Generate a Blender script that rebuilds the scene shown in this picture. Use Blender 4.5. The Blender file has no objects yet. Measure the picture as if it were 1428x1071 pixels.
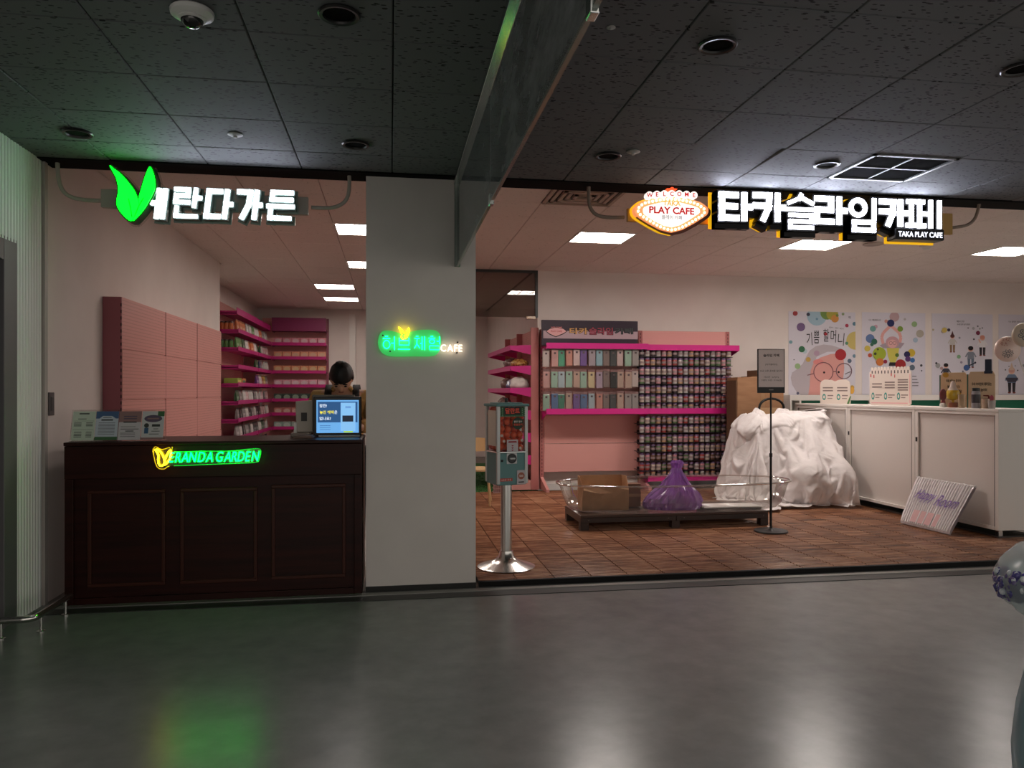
import bpy, math, random
from mathutils import Vector, Matrix, noise
random.seed(7)
sc = bpy.context.scene
COL = sc.collection
PI = math.pi

# ------------------------------------------------------------------ camera, world, exposure
F, CX, HY, CAMZ = 1050.0, 714.0, 546.0, 1.35
YAW = math.atan(169/1050)
S_, C_ = math.sin(YAW), math.cos(YAW)
cam_d = bpy.data.cameras.new('camera'); cam = bpy.data.objects.new('camera', cam_d); COL.objects.link(cam)
cam_d.sensor_width = 36; cam_d.lens = 36*F/1428; cam_d.shift_y = 10.5/1428; cam_d.clip_start = .05
cam.location = (0, 0, CAMZ); cam.rotation_euler = (PI/2, 0, -YAW)
sc.camera = cam
w = bpy.data.worlds.new('world'); sc.world = w; w.use_nodes = True
w.node_tree.nodes['Background'].inputs[0].default_value = (1.0, .92, .84, 1)
w.node_tree.nodes['Background'].inputs[1].default_value = .85
sc.view_settings.view_transform = 'Standard'; sc.view_settings.look = 'None'
sc.view_settings.exposure = 0; sc.view_settings.gamma = 1; sc.view_settings.use_curve_mapping = False
sc.cycles.max_bounces = 8; sc.cycles.diffuse_bounces = 4; sc.cycles.glossy_bounces = 4
sc.cycles.transparent_max_bounces = 12; sc.cycles.caustics_reflective = False; sc.cycles.caustics_refractive = False
sc.cycles.use_denoising = True; sc.cycles.sample_clamp_indirect = 6
PANEL_E, SIGN_E, NEON_E = 47, 13.0, 7.0

def P(px, py, X=None, Y=None, Z=None):
    """the point of a plane X=, Y= or Z= seen at a pixel of the 1428x1071 photograph"""
    u, v = (px-CX)/F, (HY-py)/F
    d = Vector((S_+u*C_, C_-u*S_, v))
    t = X/d.x if X is not None else (Y/d.y if Y is not None else (Z-CAMZ)/d.z)
    return Vector((d.x*t, d.y*t, CAMZ+d.z*t))
def R4(x0, y0, x1, y1, Y):
    """pixel rectangle on the plane Y -> x0, x1, z0, z1"""
    m = (x0+x1)/2
    return P(x0, (y0+y1)/2, Y=Y).x, P(x1, (y0+y1)/2, Y=Y).x, P(m, y1, Y=Y).z, P(m, y0, Y=Y).z

# ------------------------------------------------------------------ materials
def lin(c): return tuple(((x/255)/12.92 if x <= 10.3 else ((x/255+.055)/1.055)**2.4) for x in c)
MATS = {}
def M(name, col=(128,128,128), rough=.6, metal=0, em=None, es=0, spec=.5, coat=0, alpha=1, sheen=0, trans=0, ior=1.45):
    if name in MATS: return MATS[name]
    m = bpy.data.materials.new(name); m.use_nodes = True
    b = m.node_tree.nodes['Principled BSDF']
    b.inputs['Base Color'].default_value = (*lin(col), 1)
    b.inputs['Roughness'].default_value = rough; b.inputs['Metallic'].default_value = metal
    b.inputs['Specular IOR Level'].default_value = spec; b.inputs['Coat Weight'].default_value = coat
    b.inputs['Coat Roughness'].default_value = .12
    b.inputs['Alpha'].default_value = alpha; b.inputs['Transmission Weight'].default_value = trans; b.inputs['IOR'].default_value = ior
    if em: b.inputs['Emission Color'].default_value = (*lin(em), 1); b.inputs['Emission Strength'].default_value = es
    MATS[name] = m; return m
def nd(m, t, **k):
    n = m.node_tree.nodes.new(t)
    for a, v in k.items(): setattr(n, a, v)
    return n
def lk(m, a, b): m.node_tree.links.new(a, b)
def bsdf(m): return m.node_tree.nodes['Principled BSDF']
def ramp(m, src, stops):
    r = nd(m, 'ShaderNodeValToRGB'); lk(m, src, r.inputs[0])
    e = r.color_ramp.elements
    while len(e) < len(stops): e.new(.5)
    for k, (p, c) in enumerate(stops): e[k].position = p; e[k].color = (*lin(c), 1)
    return r.outputs[0]
def pos(m, scale=(1,1,1), kind='pos'):
    if kind == 'pos': o = nd(m, 'ShaderNodeNewGeometry').outputs['Position']
    else: o = nd(m, 'ShaderNodeTexCoord').outputs['Object']
    mp = nd(m, 'ShaderNodeMapping'); mp.inputs['Scale'].default_value = scale; lk(m, o, mp.inputs[0])
    return mp.outputs[0]
def noi(m, vec, scale, detail=3, rough=.5):
    n = nd(m, 'ShaderNodeTexNoise'); n.inputs['Scale'].default_value = scale; n.inputs['Detail'].default_value = detail
    n.inputs['Roughness'].default_value = rough; lk(m, vec, n.inputs['Vector']); return n.outputs['Fac']
def bump(m, h, strength=.2, dist=.01):
    b = nd(m, 'ShaderNodeBump'); b.inputs['Strength'].default_value = strength; b.inputs['Distance'].default_value = dist
    lk(m, h, b.inputs['Height']); lk(m, b.outputs[0], bsdf(m).inputs['Normal']); return b
def varied(name, c0, c1, scale=(1,1,1), nscale=3, rough=.6, detail=4, bs=0, kind='pos', **k):
    if name in MATS: return MATS[name]
    m = M(name, c0, rough, **k); f = noi(m, pos(m, scale, kind), nscale, detail)
    lk(m, ramp(m, f, [(.3, c0), (.7, c1)]), bsdf(m).inputs['Base Color'])
    if bs: bump(m, f, bs)
    return m

def mat_floor():
    m = M('epoxy_floor', (104,103,99), .25, spec=.36)
    v = pos(m); f = noi(m, v, 1.1, 3, .5); g = noi(m, v, 7, 4, .6)
    mx = nd(m, 'ShaderNodeMath', operation='ADD'); lk(m, f, mx.inputs[0]); lk(m, g, mx.inputs[1])
    mh = nd(m, 'ShaderNodeMath', operation='MULTIPLY'); lk(m, mx.outputs[0], mh.inputs[0]); mh.inputs[1].default_value = .5
    lk(m, ramp(m, mh.outputs[0], [(.25, (108,111,110)), (.75, (142,144,142))]), bsdf(m).inputs['Base Color'])
    h = noi(m, pos(m, (1, .5, 1)), 4, 2); bump(m, h, .06, .012)
    return m
def mat_fissured():
    m = M('fissured_tile', (62,64,66), .8)
    def marks(sc, rot, thr):
        o = nd(m, 'ShaderNodeNewGeometry').outputs['Position']
        mp = nd(m, 'ShaderNodeMapping'); mp.inputs['Scale'].default_value = sc; mp.inputs['Rotation'].default_value = (0, 0, rot); lk(m, o, mp.inputs[0])
        vo = nd(m, 'ShaderNodeTexVoronoi'); vo.inputs['Scale'].default_value = 1; lk(m, mp.outputs[0], vo.inputs['Vector'])
        t = nd(m, 'ShaderNodeMath', operation='LESS_THAN'); lk(m, vo.outputs['Distance'], t.inputs[0]); t.inputs[1].default_value = thr; return t.outputs[0]
    a, b = marks((17, 42, .01), .5, .2), marks((19, 46, .01), -.4, .18)
    mx = nd(m, 'ShaderNodeMath', operation='MAXIMUM'); lk(m, a, mx.inputs[0]); lk(m, b, mx.inputs[1])
    lk(m, ramp(m, mx.outputs[0], [(0, (98,100,102)), (1, (11,11,12))]), bsdf(m).inputs['Base Color']); return m
def mat_whitetile():
    m = M('ceiling_white', (234,222,215), .85)
    n1 = noi(m, pos(m, (30, 45, 1)), 1, 2)
    lk(m, ramp(m, n1, [(.64, (234,222,215)), (.72, (186,174,168))]), bsdf(m).inputs['Base Color']); return m
def mat_peg(name, col, axis):
    m = M(name, col, .45)
    g = nd(m, 'ShaderNodeNewGeometry'); sp = nd(m, 'ShaderNodeSeparateXYZ'); lk(m, g.outputs['Position'], sp.inputs[0])
    def tri(o):
        a = nd(m, 'ShaderNodeMath', operation='PINGPONG'); lk(m, o, a.inputs[0]); a.inputs[1].default_value = .0135; return a.outputs[0]
    x, z = tri(sp.outputs[axis]), tri(sp.outputs['Z'])
    p = nd(m, 'ShaderNodeMath', operation='POWER'); lk(m, x, p.inputs[0]); p.inputs[1].default_value = 2
    q = nd(m, 'ShaderNodeMath', operation='POWER'); lk(m, z, q.inputs[0]); q.inputs[1].default_value = 2
    s = nd(m, 'ShaderNodeMath', operation='ADD'); lk(m, p.outputs[0], s.inputs[0]); lk(m, q.outputs[0], s.inputs[1])
    t = nd(m, 'ShaderNodeMath', operation='LESS_THAN'); lk(m, s.outputs[0], t.inputs[0]); t.inputs[1].default_value = .0034**2
    dark = tuple(int(c*.42) for c in col)
    lk(m, ramp(m, t.outputs[0], [(0, col), (1, dark)]), bsdf(m).inputs['Base Color']); return m
def mat_deck():
    m = M('deck_wood', (120,66,46), .26)
    f = noi(m, pos(m, (2.2, 23, 1)), 1, 4, .6); g = noi(m, pos(m, (14, 160, 1)), 1, 4, .6)
    o = nd(m, 'ShaderNodeObjectInfo')
    a = nd(m, 'ShaderNodeMath', operation='MULTIPLY_ADD'); lk(m, o.outputs['Random'], a.inputs[0]); a.inputs[1].default_value = .16; lk(m, f, a.inputs[2])
    b = nd(m, 'ShaderNodeMath', operation='MULTIPLY_ADD'); lk(m, g, b.inputs[0]); b.inputs[1].default_value = .35; lk(m, a.outputs[0], b.inputs[2])
    lk(m, ramp(m, b.outputs[0], [(.5, (86,52,35)), (.72, (134,88,62)), (.95, (182,134,102))]), bsdf(m).inputs['Base Color'])
    bump(m, g, .25, .003); return m
def mat_walnut():
    m = M('mahogany', (44,24,20), .42, spec=.22)
    f = noi(m, pos(m, (1.5, 1.5, 26)), 1, 5, .6)
    lk(m, ramp(m, f, [(.35, (36,14,11)), (.7, (54,22,17))]), bsdf(m).inputs['Base Color']); return m
def mat_thin(name, tint, gloss_rough=.04, diff=(230,230,230), diff_amt=.08, streak=0, spec=1.0):
    """thin clear sheet: see-through, a fresnel sheen, a little dust"""
    if name in MATS: return MATS[name]
    m = bpy.data.materials.new(name); m.use_nodes = True; m.node_tree.nodes.remove(m.node_tree.nodes['Principled BSDF'])
    out = m.node_tree.nodes['Material Output']
    tr = nd(m, 'ShaderNodeBsdfTransparent'); tr.inputs[0].default_value = (*lin(tint), 1)
    gl = nd(m, 'ShaderNodeBsdfGlossy'); gl.inputs['Roughness'].default_value = gloss_rough
    df = nd(m, 'ShaderNodeBsdfTranslucent'); df.inputs[0].default_value = (*lin(diff), 1)
    dd = nd(m, 'ShaderNodeBsdfDiffuse'); dd.inputs[0].default_value = (*lin(diff), 1)
    dm = nd(m, 'ShaderNodeMixShader'); dm.inputs[0].default_value = .5; lk(m, df.outputs[0], dm.inputs[1]); lk(m, dd.outputs[0], dm.inputs[2])
    m1 = nd(m, 'ShaderNodeMixShader'); m1.inputs[0].default_value = diff_amt; lk(m, tr.outputs[0], m1.inputs[1]); lk(m, dm.outputs[0], m1.inputs[2])
    if streak:
        f = noi(m, pos(m, (1, 1.2, 3)), 2.2, 5, .65)
        r = nd(m, 'ShaderNodeMapRange'); lk(m, f, r.inputs[0]); r.inputs[1].default_value = .4; r.inputs[2].default_value = .75
        r.inputs[3].default_value = diff_amt; r.inputs[4].default_value = diff_amt+streak; lk(m, r.outputs[0], m1.inputs[0])
    fr = nd(m, 'ShaderNodeFresnel'); fr.inputs[0].default_value = 1.5
    fm = nd(m, 'ShaderNodeMath', operation='MULTIPLY'); lk(m, fr.outputs[0], fm.inputs[0]); fm.inputs[1].default_value = spec
    m2 = nd(m, 'ShaderNodeMixShader'); lk(m, fm.outputs[0], m2.inputs[0]); lk(m, m1.outputs[0], m2.inputs[1]); lk(m, gl.outputs[0], m2.inputs[2])
    lk(m, m2.outputs[0], out.inputs[0]); MATS[name] = m; return m

FLOOR = mat_floor(); TILE = mat_fissured(); WTILE = mat_whitetile(); DECK = mat_deck(); WOOD = mat_walnut()
PINK = (214,150,142)
PEGX = mat_peg('pegboard_pink', (230,168,160), 'X'); PEGY = mat_peg('pegboard_pink_side', PINK, 'Y')
PINKM = M('pink_metal', PINK, .42); MAG = M('magenta_metal', (208,34,134), .35); MAUVE = M('mauve_metal', (150,84,92), .45)
WALL = varied('wall_paint', (224,213,207), (232,222,216), nscale=2, rough=.8)
PILLAR = varied('pillar_paint', (214,208,202), (222,216,210), nscale=3, rough=.7)
FLUTE = M('fluted_panel', (236,238,234), .5)
BLACK = M('black_plastic', (22,22,23), .4); DARK = M('dark_gap', (9,9,9), .9); DGREY = M('dark_grey_metal', (58,60,60), .4, .3)
BLACKM = M('black_metal', (20,20,21), .35, .2); GREYP = M('grey_paint', (128,126,122), .5)
ALU = M('aluminium', (206,210,208), .16, 1); STEEL = M('stainless', (208,206,202), .22, 1)
WHITEP = M('white_plastic', (222,220,215), .4); CAB = M('cabinet_white', (226,220,214), .42)
GLASS = mat_thin('smoke_curtain_glass', (160,168,165), .03, (222,226,228), .26, .36)
FROST = mat_thin('frosted_acrylic', (230,236,232), .2, (240,240,238), .38)
CLEAR = mat_thin('clear_glass', (232,232,228), .02, (220,220,220), .02)
ACRYL = mat_thin('clear_acrylic', (246,246,244), .03, (235,235,235), .03, spec=.65)

# ------------------------------------------------------------------ mesh building
class MB:
    def __init__(s): s.v, s.f, s.m = [], [], []
    def add(s, vs, fs, mi=0):
        o = len(s.v); s.v += [tuple(v) for v in vs]; s.f += [tuple(i+o for i in f) for f in fs]; s.m += [mi]*len(fs); return s
    def box(s, x0, x1, y0, y1, z0, z1, mi=0):
        return s.add([(x0,y0,z0),(x1,y0,z0),(x1,y1,z0),(x0,y1,z0),(x0,y0,z1),(x1,y0,z1),(x1,y1,z1),(x0,y1,z1)],
                     [(0,3,2,1),(4,5,6,7),(0,1,5,4),(1,2,6,5),(2,3,7,6),(3,0,4,7)], mi)
    def obox(s, c, size, rot=None, mi=0):
        a, b, d = (q/2 for q in size); m = rot or Matrix.Identity(3); c = Vector(c)
        vs = [c+m@Vector((x*a, y*b, z*d)) for z in (-1,1) for x, y in ((-1,-1),(1,-1),(1,1),(-1,1))]
        return s.add(vs, [(0,3,2,1),(4,5,6,7),(0,1,5,4),(1,2,6,5),(2,3,7,6),(3,0,4,7)], mi)
    def prism(s, pts, y0, y1, mi=0, side=None):
        """outline in x,z (counter-clockwise seen from -y), front at y0, back at y1"""
        a = sum(pts[i][0]*pts[(i+1)%len(pts)][1]-pts[(i+1)%len(pts)][0]*pts[i][1] for i in range(len(pts)))
        if a < 0: pts = pts[::-1]
        n = len(pts); o = len(s.v)
        s.add([(x,y0,z) for x, z in pts]+[(x,y1,z) for x, z in pts], [tuple(range(n)), tuple(range(2*n-1, n-1, -1))], mi)
        fs = [(o+i, o+n+i, o+n+(i+1)%n, o+(i+1)%n) for i in range(n)]
        s.f += fs; s.m += [mi if side is None else side]*n; return s
    def prismz(s, pts, z0, z1, mi=0):
        n = len(pts)
        s.add([(x,y,z0) for x, y in pts]+[(x,y,z1) for x, y in pts], [tuple(range(n-1,-1,-1)), tuple(range(n, 2*n))]+[(i,(i+1)%n,n+(i+1)%n,n+i) for i in range(n)], mi); return s
    def tube(s, path, r, n=8, mi=0, closed=False):
        path = [Vector(p) for p in path]; k = len(path); rs = r if isinstance(r, (list, tuple)) else [r]*k
        vs, fs = [], []; ref = None
        for i, p in enumerate(path):
            t = (path[(i+1)%k]-path[i-1]) if closed else (path[min(i+1,k-1)]-path[max(i-1,0)])
            t.normalize()
            if ref is None: ref = Vector((0,0,1)) if abs(t.z) < .9 else Vector((1,0,0))
            a = t.cross(ref)
            if a.length < 1e-4: a = t.cross(Vector((.3,1,.2)))
            a.normalize(); b = a.cross(t).normalized(); ref = b
            vs += [p+rs[i]*(math.cos(2*PI*j/n)*a+math.sin(2*PI*j/n)*b) for j in range(n)]
        for i in range(k if closed else k-1):
            for j in range(n):
                i2 = (i+1)%k; fs.append((i*n+j, i*n+(j+1)%n, i2*n+(j+1)%n, i2*n+j))
        if not closed: fs += [tuple(range(n-1,-1,-1)), tuple(range((k-1)*n, k*n))]
        return s.add(vs, fs, mi)
    def lathe(s, prof, n=16, c=(0,0,0), mi=0, sx=1, sy=1, mis=None):
        vs = [(c[0]+r*math.cos(2*PI*j/n)*sx, c[1]+r*math.sin(2*PI*j/n)*sy, c[2]+z) for r, z in prof for j in range(n)]
        for i in range(len(prof)-1):
            pass
        o = len(s.v); s.v += vs
        for i in range(len(prof)-1):
            for j in range(n):
                s.f.append((o+i*n+j, o+i*n+(j+1)%n, o+(i+1)*n+(j+1)%n, o+(i+1)*n+j)); s.m.append(mis[i] if mis else mi)
        s.f += [tuple(o+j for j in range(n-1,-1,-1)), tuple(o+(len(prof)-1)*n+j for j in range(n))]
        s.m += [mis[0] if mis else mi, mis[-1] if mis else mi]; return s
    def ball(s, c, rx, ry=None, rz=None, nu=12, nv=8, mi=0, rot=None):
        ry = ry or rx; rz = rz or rx; vs = []; c = Vector(c); rot = rot or Matrix.Identity(3)
        for i in range(nv+1):
            th = PI*i/nv
            for j in range(nu):
                p = 2*PI*j/nu; q = Vector((rx*math.sin(th)*math.cos(p), ry*math.sin(th)*math.sin(p), -rz*math.cos(th))); vs.append(c+rot@q)
        fs = [(i*nu+j, i*nu+(j+1)%nu, (i+1)*nu+(j+1)%nu, (i+1)*nu+j) for i in range(nv) for j in range(nu)]
        return s.add(vs, fs, mi)
    def mesh(s, name, mats):
        me = bpy.data.meshes.new(name); me.from_pydata(s.v, [], s.f)
        for m in (mats if isinstance(mats, (list, tuple)) else [mats]): me.materials.append(m)
        me.polygons.foreach_set('material_index', s.m); me.update(); return me
    def build(s, name, mats, parent=None, loc=None, smooth=False, bev=0, seg=2, rot=None):
        return ob(name, s.mesh(name, mats), parent, loc, smooth, bev, seg, rot)
def ob(name, me, parent=None, loc=None, smooth=False, bev=0, seg=2, rot=None):
    o = bpy.data.objects.new(name, me); COL.objects.link(o)
    if parent: o.parent = parent
    if loc is not None: o.location = loc
    if rot is not None: o.rotation_euler = rot
    if smooth:
        me.polygons.foreach_set('use_smooth', [True]*len(me.polygons))
        if smooth != 'all': 
            try: me.set_sharp_from_angle(angle=math.radians(40))
            except Exception: pass
    if bev:
        b = o.modifiers.new('bevel', 'BEVEL'); b.width = bev; b.segments = seg; b.limit_method = 'ANGLE'; b.angle_limit = math.radians(40)
    return o
def bx(x0, x1, y0, y1, z0, z1, mi=0): return MB().box(x0, x1, y0, y1, z0, z1, mi)
def thing(name, label, cat, loc=(0,0,0), rz=0, group=None):
    o = bpy.data.objects.new(name, None); COL.objects.link(o); o.empty_display_size = .1
    o.location = loc; o.rotation_euler = (0,0,rz); return tag(o, label, cat, group)
def tag(o, label, cat, group=None, kind=None):
    o['label'] = label; o['category'] = cat
    if group: o['group'] = group
    if kind: o['kind'] = kind
    return o
def struct(o): o['kind'] = 'structure'; return o
def sroot(name):
    o = bpy.data.objects.new(name, None); COL.objects.link(o); return struct(o)
def copy_of(root, loc, rz=0, label=None):
    r = root.copy(); COL.objects.link(r); r.location = loc; r.rotation_euler = (0,0,rz)
    if label: r['label'] = label
    for ch in root.children:
        c = ch.copy(); COL.objects.link(c); c.parent = r
        for g in ch.children:
            d = g.copy(); COL.objects.link(d); d.parent = c
    return r
ORD = ['first','second','third','fourth','fifth','sixth','seventh','eighth','ninth','tenth','eleventh','twelfth','thirteenth','fourteenth','fifteenth','sixteenth','seventeenth','eighteenth','nineteenth','twentieth','twenty-first','twenty-second','twenty-third','twenty-fourth','twenty-fifth','twenty-sixth']

# ------------------------------------------------------------------ lettering (all set in one go at the end)
JOBS = []
def text(body, mat, parent, loc, w=None, h=None, rot=(PI/2,0,0), ext=.0015, bold=0, shear=0, name='lettering', split=False, gap=.1, label=None):
    JOBS.append(dict(body=body, mat=mat, parent=parent, loc=loc, w=w, h=h, rot=rot, ext=ext, bold=bold, shear=shear, name=name, split=split, gap=gap, label=label))
def flush_text():
    tmp = []
    for j in JOBS:
        for ch in (list(j['body']) if j['split'] else [j['body']]):
            if ch == ' ': tmp.append(None); continue
            c = bpy.data.curves.new('t', 'FONT'); c.body = ch; c.align_x = 'CENTER'; c.size = 1; c.offset = j['bold']; c.shear = j['shear']; c.resolution_u = 3
            o = bpy.data.objects.new('t', c); COL.objects.link(o); tmp.append(o)
    bpy.context.view_layer.update(); dg = bpy.context.evaluated_depsgraph_get(); k = 0
    done = []
    for j in JOBS:
        parts = []
        for ch in (list(j['body']) if j['split'] else [j['body']]):
            o = tmp[k]; k += 1
            if o is None: parts.append(None); continue
            me = bpy.data.meshes.new_from_object(o.evaluated_get(dg)); parts.append(me)
        done.append(parts)
    for o in tmp:
        if o: cu = o.data; bpy.data.objects.remove(o); bpy.data.curves.remove(cu)
    for j, parts in zip(JOBS, done):
        ms = []; x = 0
        for me in parts:
            if me is None: x += .3; continue
            vs = [v.co.copy() for v in me.vertices]
            if j['split']:
                a = min(v.x for v in vs); b = max(v.x for v in vs)
                for v in vs: v.x += x-a
                x += (b-a)+j['gap']
            ms.append((me, vs))
        allv = [v for _, vs in ms for v in vs]
        x0, x1 = min(v.x for v in allv), max(v.x for v in allv); y0, y1 = min(v.y for v in allv), max(v.y for v in allv)
        sx = j['w']/(x1-x0) if j['w'] else None; sy = j['h']/(y1-y0) if j['h'] else None
        sx = sx or sy; sy = sy or sx
        for me, vs in ms:
            fs = [tuple(p.vertices) for p in me.polygons]
            pts = [Vector(((v.x-(x0+x1)/2)*sx, (v.y-(y0+y1)/2)*sy, 0)) for v in vs]
            e = j['ext']; n = len(pts); mb = MB()
            mb.add([(p.x,p.y,e) for p in pts], fs)
            cnt = {}
            for f in fs:
                for a, b in zip(f, f[1:]+f[:1]): cnt[(a,b)] = 1
            edges = [(a,b) for (a,b) in cnt if (b,a) not in cnt]
            o0 = len(mb.v); mb.v += [(p.x,p.y,0) for p in pts]
            for a, b in edges: mb.f.append((b, a, o0+a, o0+b)); mb.m.append(0)
            ob_ = mb.build(j['name'], j['mat'], j['parent'], j['loc'], rot=j['rot'])
            if j['label']: ob_['label'] = j['label']
            bpy.data.meshes.remove(me)

# Hangul syllables as strokes in a 0..1 square: polylines and ('o', cx, cz, rx, rz) rings
def A(x=.74, y=.5, e=.96): return [[(x,0),(x,1)], [(x,y),(e,y)]]
HAN = {
 'e': [[(.02,.52),(.3,.52)], [(.42,.0),(.42,1)], [(.9,0),(.9,1)]],
 '란': [[(.0,1),(.5,1),(.5,.77),(.02,.77),(.02,.52),(.54,.52)], [(.8,.4),(.8,1)], [(.8,.7),(1,.7)], [(.1,.3),(.1,.0),(.92,.0)]],
 '다': [[(.5,1),(.02,1),(.02,0),(.52,0)], [(.8,0),(.8,1)], [(.8,.5),(1,.5)]],
 '가': [[(.0,1),(.5,1),(.48,.5),(.26,.0)], [(.8,0),(.8,1)], [(.8,.5),(1,.5)]],
 '든': [[(.9,1),(.1,1),(.1,.72),(.92,.72)], [(.0,.46),(1,.46)], [(.1,.26),(.1,0),(.92,0)]],
 '타': [[(.5,1),(0,1),(0,0),(.52,0)], [(0,.5),(.46,.5)], [(.8,0),(.8,1)], [(.8,.5),(1,.5)]],
 '카': [[(.0,1),(.5,1),(.48,.5),(.3,.0)], [(.0,.55),(.44,.55)], [(.8,0),(.8,1)], [(.8,.5),(1,.5)]],
 '슬': [[(.5,1),(.44,.9),(.04,.76)], [(.5,.94),(.96,.76)], [(-.04,.56),(1.04,.56)], [(.08,.38),(.92,.38),(.92,.19),(.08,.19),(.08,.0),(.95,.0)]],
 '라': [[(.0,1),(.5,1),(.5,.52),(.0,.52),(.0,0),(.54,0)], [(.8,0),(.8,1)], [(.8,.5),(1,.5)]],
 '임': [('o',.32,.74,.3,.25), [(1,.42),(1,1)], [(.16,.26),(.98,.26),(.98,0),(.16,0),(.16,.26)]],
 '페': [[(.0,1),(.46,1)], [(-.02,.0),(.5,.0)], [(.1,1),(.1,0)], [(.36,1),(.36,0)], [(.5,.5),(.66,.5)], [(.72,.0),(.72,1)], [(1,0),(1,1)]],
 '허': [[(.2,1),(.42,1)], [(.04,.84),(.58,.84)], ('o',.32,.4,.24,.3), [(.9,0),(.9,1)], [(.66,.5),(.9,.5)]],
 '브': [[(.1,1),(.1,.4),(.9,.4),(.9,1)], [(.1,.76),(.9,.76)], [(0,.06),(1,.06)]],
 '체': [[(.18,1),(.4,1)], [(.06,.84),(.52,.84)], [(.29,.84),(.26,.4),(.04,.12)], [(.27,.44),(.52,.14)], [(.56,.48),(.7,.48)], [(.72,.02),(.72,.98)], [(.95,0),(.95,1)]],
 '험': [[(.2,1),(.42,1)], [(.04,.86),(.58,.86)], ('o',.32,.62,.22,.15), [(.94,.42),(.94,1)], [(.7,.64),(.94,.64)], [(.12,.3),(.94,.3),(.94,.02),(.12,.02),(.12,.3)]],
}
def strokes(ch, x0, z0, w, h, wd, shear=0):
    """convex outlines of a heavy syllable; wd = stroke width in metres"""
    out = []; T = lambda p: Vector((x0+p[0]*w+shear*p[1]*h, z0+p[1]*h))
    for s in HAN[ch]:
        if s[0] == 'o':
            _, cx, cz, rx, rz = s; n = 20
            for i in range(n):
                q = []
                for k, e in ((i,.5),(i+1,.5),(i+1,-.5),(i,-.5)):
                    a = 2*PI*k/n; b = T((cx+rx*math.cos(a), cz+rz*math.sin(a)))
                    q.append((b.x+e*wd*math.cos(a), b.y+e*wd*math.sin(a)))
                out.append(q)
            continue
        for p, q in zip(s, s[1:]):
            a, b = T(p), T(q); d = (b-a).normalized(); nrm = Vector((-d.y, d.x)); a = a-d*wd*.5; b = b+d*wd*.5
            out.append([tuple(a-nrm*wd*.5), tuple(b-nrm*wd*.5), tuple(b+nrm*wd*.5), tuple(a+nrm*wd*.5)])
    return out
def neon_paths(ch, x0, z0, w, h, y):
    out = []
    for s in HAN[ch]:
        if s[0] == 'o': out.append(([(x0+(s[1]+s[3]*math.cos(2*PI*i/18))*w, y, z0+(s[2]+s[4]*math.sin(2*PI*i/18))*h) for i in range(18)], True))
        else: out.append(([(x0+p[0]*w, y, z0+p[1]*h) for p in s], False))
    return out
# ------------------------------------------------------------------ the setting
ZD, ZI = 2.81, 3.0                       # dark hall ceiling, white shop ceiling
struct(bx(-2.4, 9.5, -4, 5.2, -.1, 0).build('floor', FLOOR))
struct(bx(-2.9, 10, 5.2, 15.7, -.1, -.004).build('floor', M('shop_floor', (120,112,106), .4)))
# raised wooden deck of square slatted tiles
deck = sroot('floor')
TP = .2714
tm = MB()
for k in range(6):
    y0, y1 = .003+k*TP/6, (k+1)*TP/6-.004; yy = [y0, y0+.004, (y0+y1)/2, y1-.004, y1]; zz = [.020, .0315, .034, .0315, .020]
    tm.add([(x, y, z) for x in (.004, TP-.004) for y, z in zip(yy, zz)], [(i, 5+i, 6+i, i+1) for i in range(4)]+[(0,1,2,3,4), (9,8,7,6,5)])
tm.box(.002, TP-.002, .002, TP-.002, 0, .02, 1)
tm = tm.mesh('deck_tile', [DECK, DARK]); n = 0
rest = MB()
for j in range(17):
    for i in range(19):
        x, y = .602+i*TP, 5.2+j*TP
        if n < 300 and not (i >= 18 and j > 2):
            ob('deck_tile', tm, deck, (x, y, 0)); n += 1
        else: rest.box(x+.004, x+TP-.003, y+.003, y+TP-.002, 0, .034)
r_ = rest.build('deck_tile_rest', DECK, deck); r_['kind'] = 'stuff'
struct(bx(.6, 6, 5.165, 5.2, 0, .036).build('trim_1', DARK))
struct(bx(-2.1, 7, 5.045, 5.10, .0, .009).build('trim_2', M('strip_metal', (150,150,146), .35, .6)))
struct(bx(-2.15, 7, 4.93, 5.045, .0, .004).build('trim_3', M('strip_dark', (46,48,47), .45)))
# artificial grass in the room behind
g = MB(); g.box(.3, 1.97, 9.82, 14, -.003, .012)
for k in range(9000):
    x, y = random.uniform(.3,1.97), random.uniform(9.8,13); a = random.uniform(0, PI); s = .006
    g.add([(x-s*math.cos(a), y-s*math.sin(a), .01), (x+s*math.cos(a), y+s*math.sin(a), .01), (x+random.uniform(-.01,.01), y, random.uniform(.018,.028))], [(0,1,2)], random.randint(0,1))
gr = g.build('grass_carpet', [M('grass_green', (44,92,40), .8), M('grass_light', (66,116,52), .8)])
tag(gr, 'green artificial grass carpet in the room behind the pillar', 'carpet', kind='stuff')

# walls
struct(bx(-2.65, -2.21, -1, 2.6, 0, 3.1).build('wall_left', FLUTE))
# fluted cladding: one ribbed sheet on the hall side of the left wall, over and beside the shutter
fl = MB(); pit = .036
def ribs(y0, y1, z0, z1):
    k = int((y1-y0)/pit); vs = []; 
    for i in range(k+1):
        for q, xx in ((.0,-2.185),(.3,-2.17),(.8,-2.17),(.95,-2.185)):
            y = y0+(i+q)*pit
            if y <= y1+.001: vs.append((xx, y))
    n = len(vs); fl.add([(x,y,z0) for x, y in vs]+[(x,y,z1) for x, y in vs], [(i, i+1, n+i+1, n+i) for i in range(n-1)])
ribs(4.83, 5.16, 0, 3.0); ribs(-1, 4.83, 2.22, 3.0)
wl = sroot('wall_left')
fl.build('fluted_panel', FLUTE, wl)
bx(-2.5, -2.19, 4.83, 5.16, 0, 3.0).build('wall_core', WALL, wl); bx(-2.5, -2.19, -1, 4.83, 2.22, 3.0).build('wall_core', WALL, wl)
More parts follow.
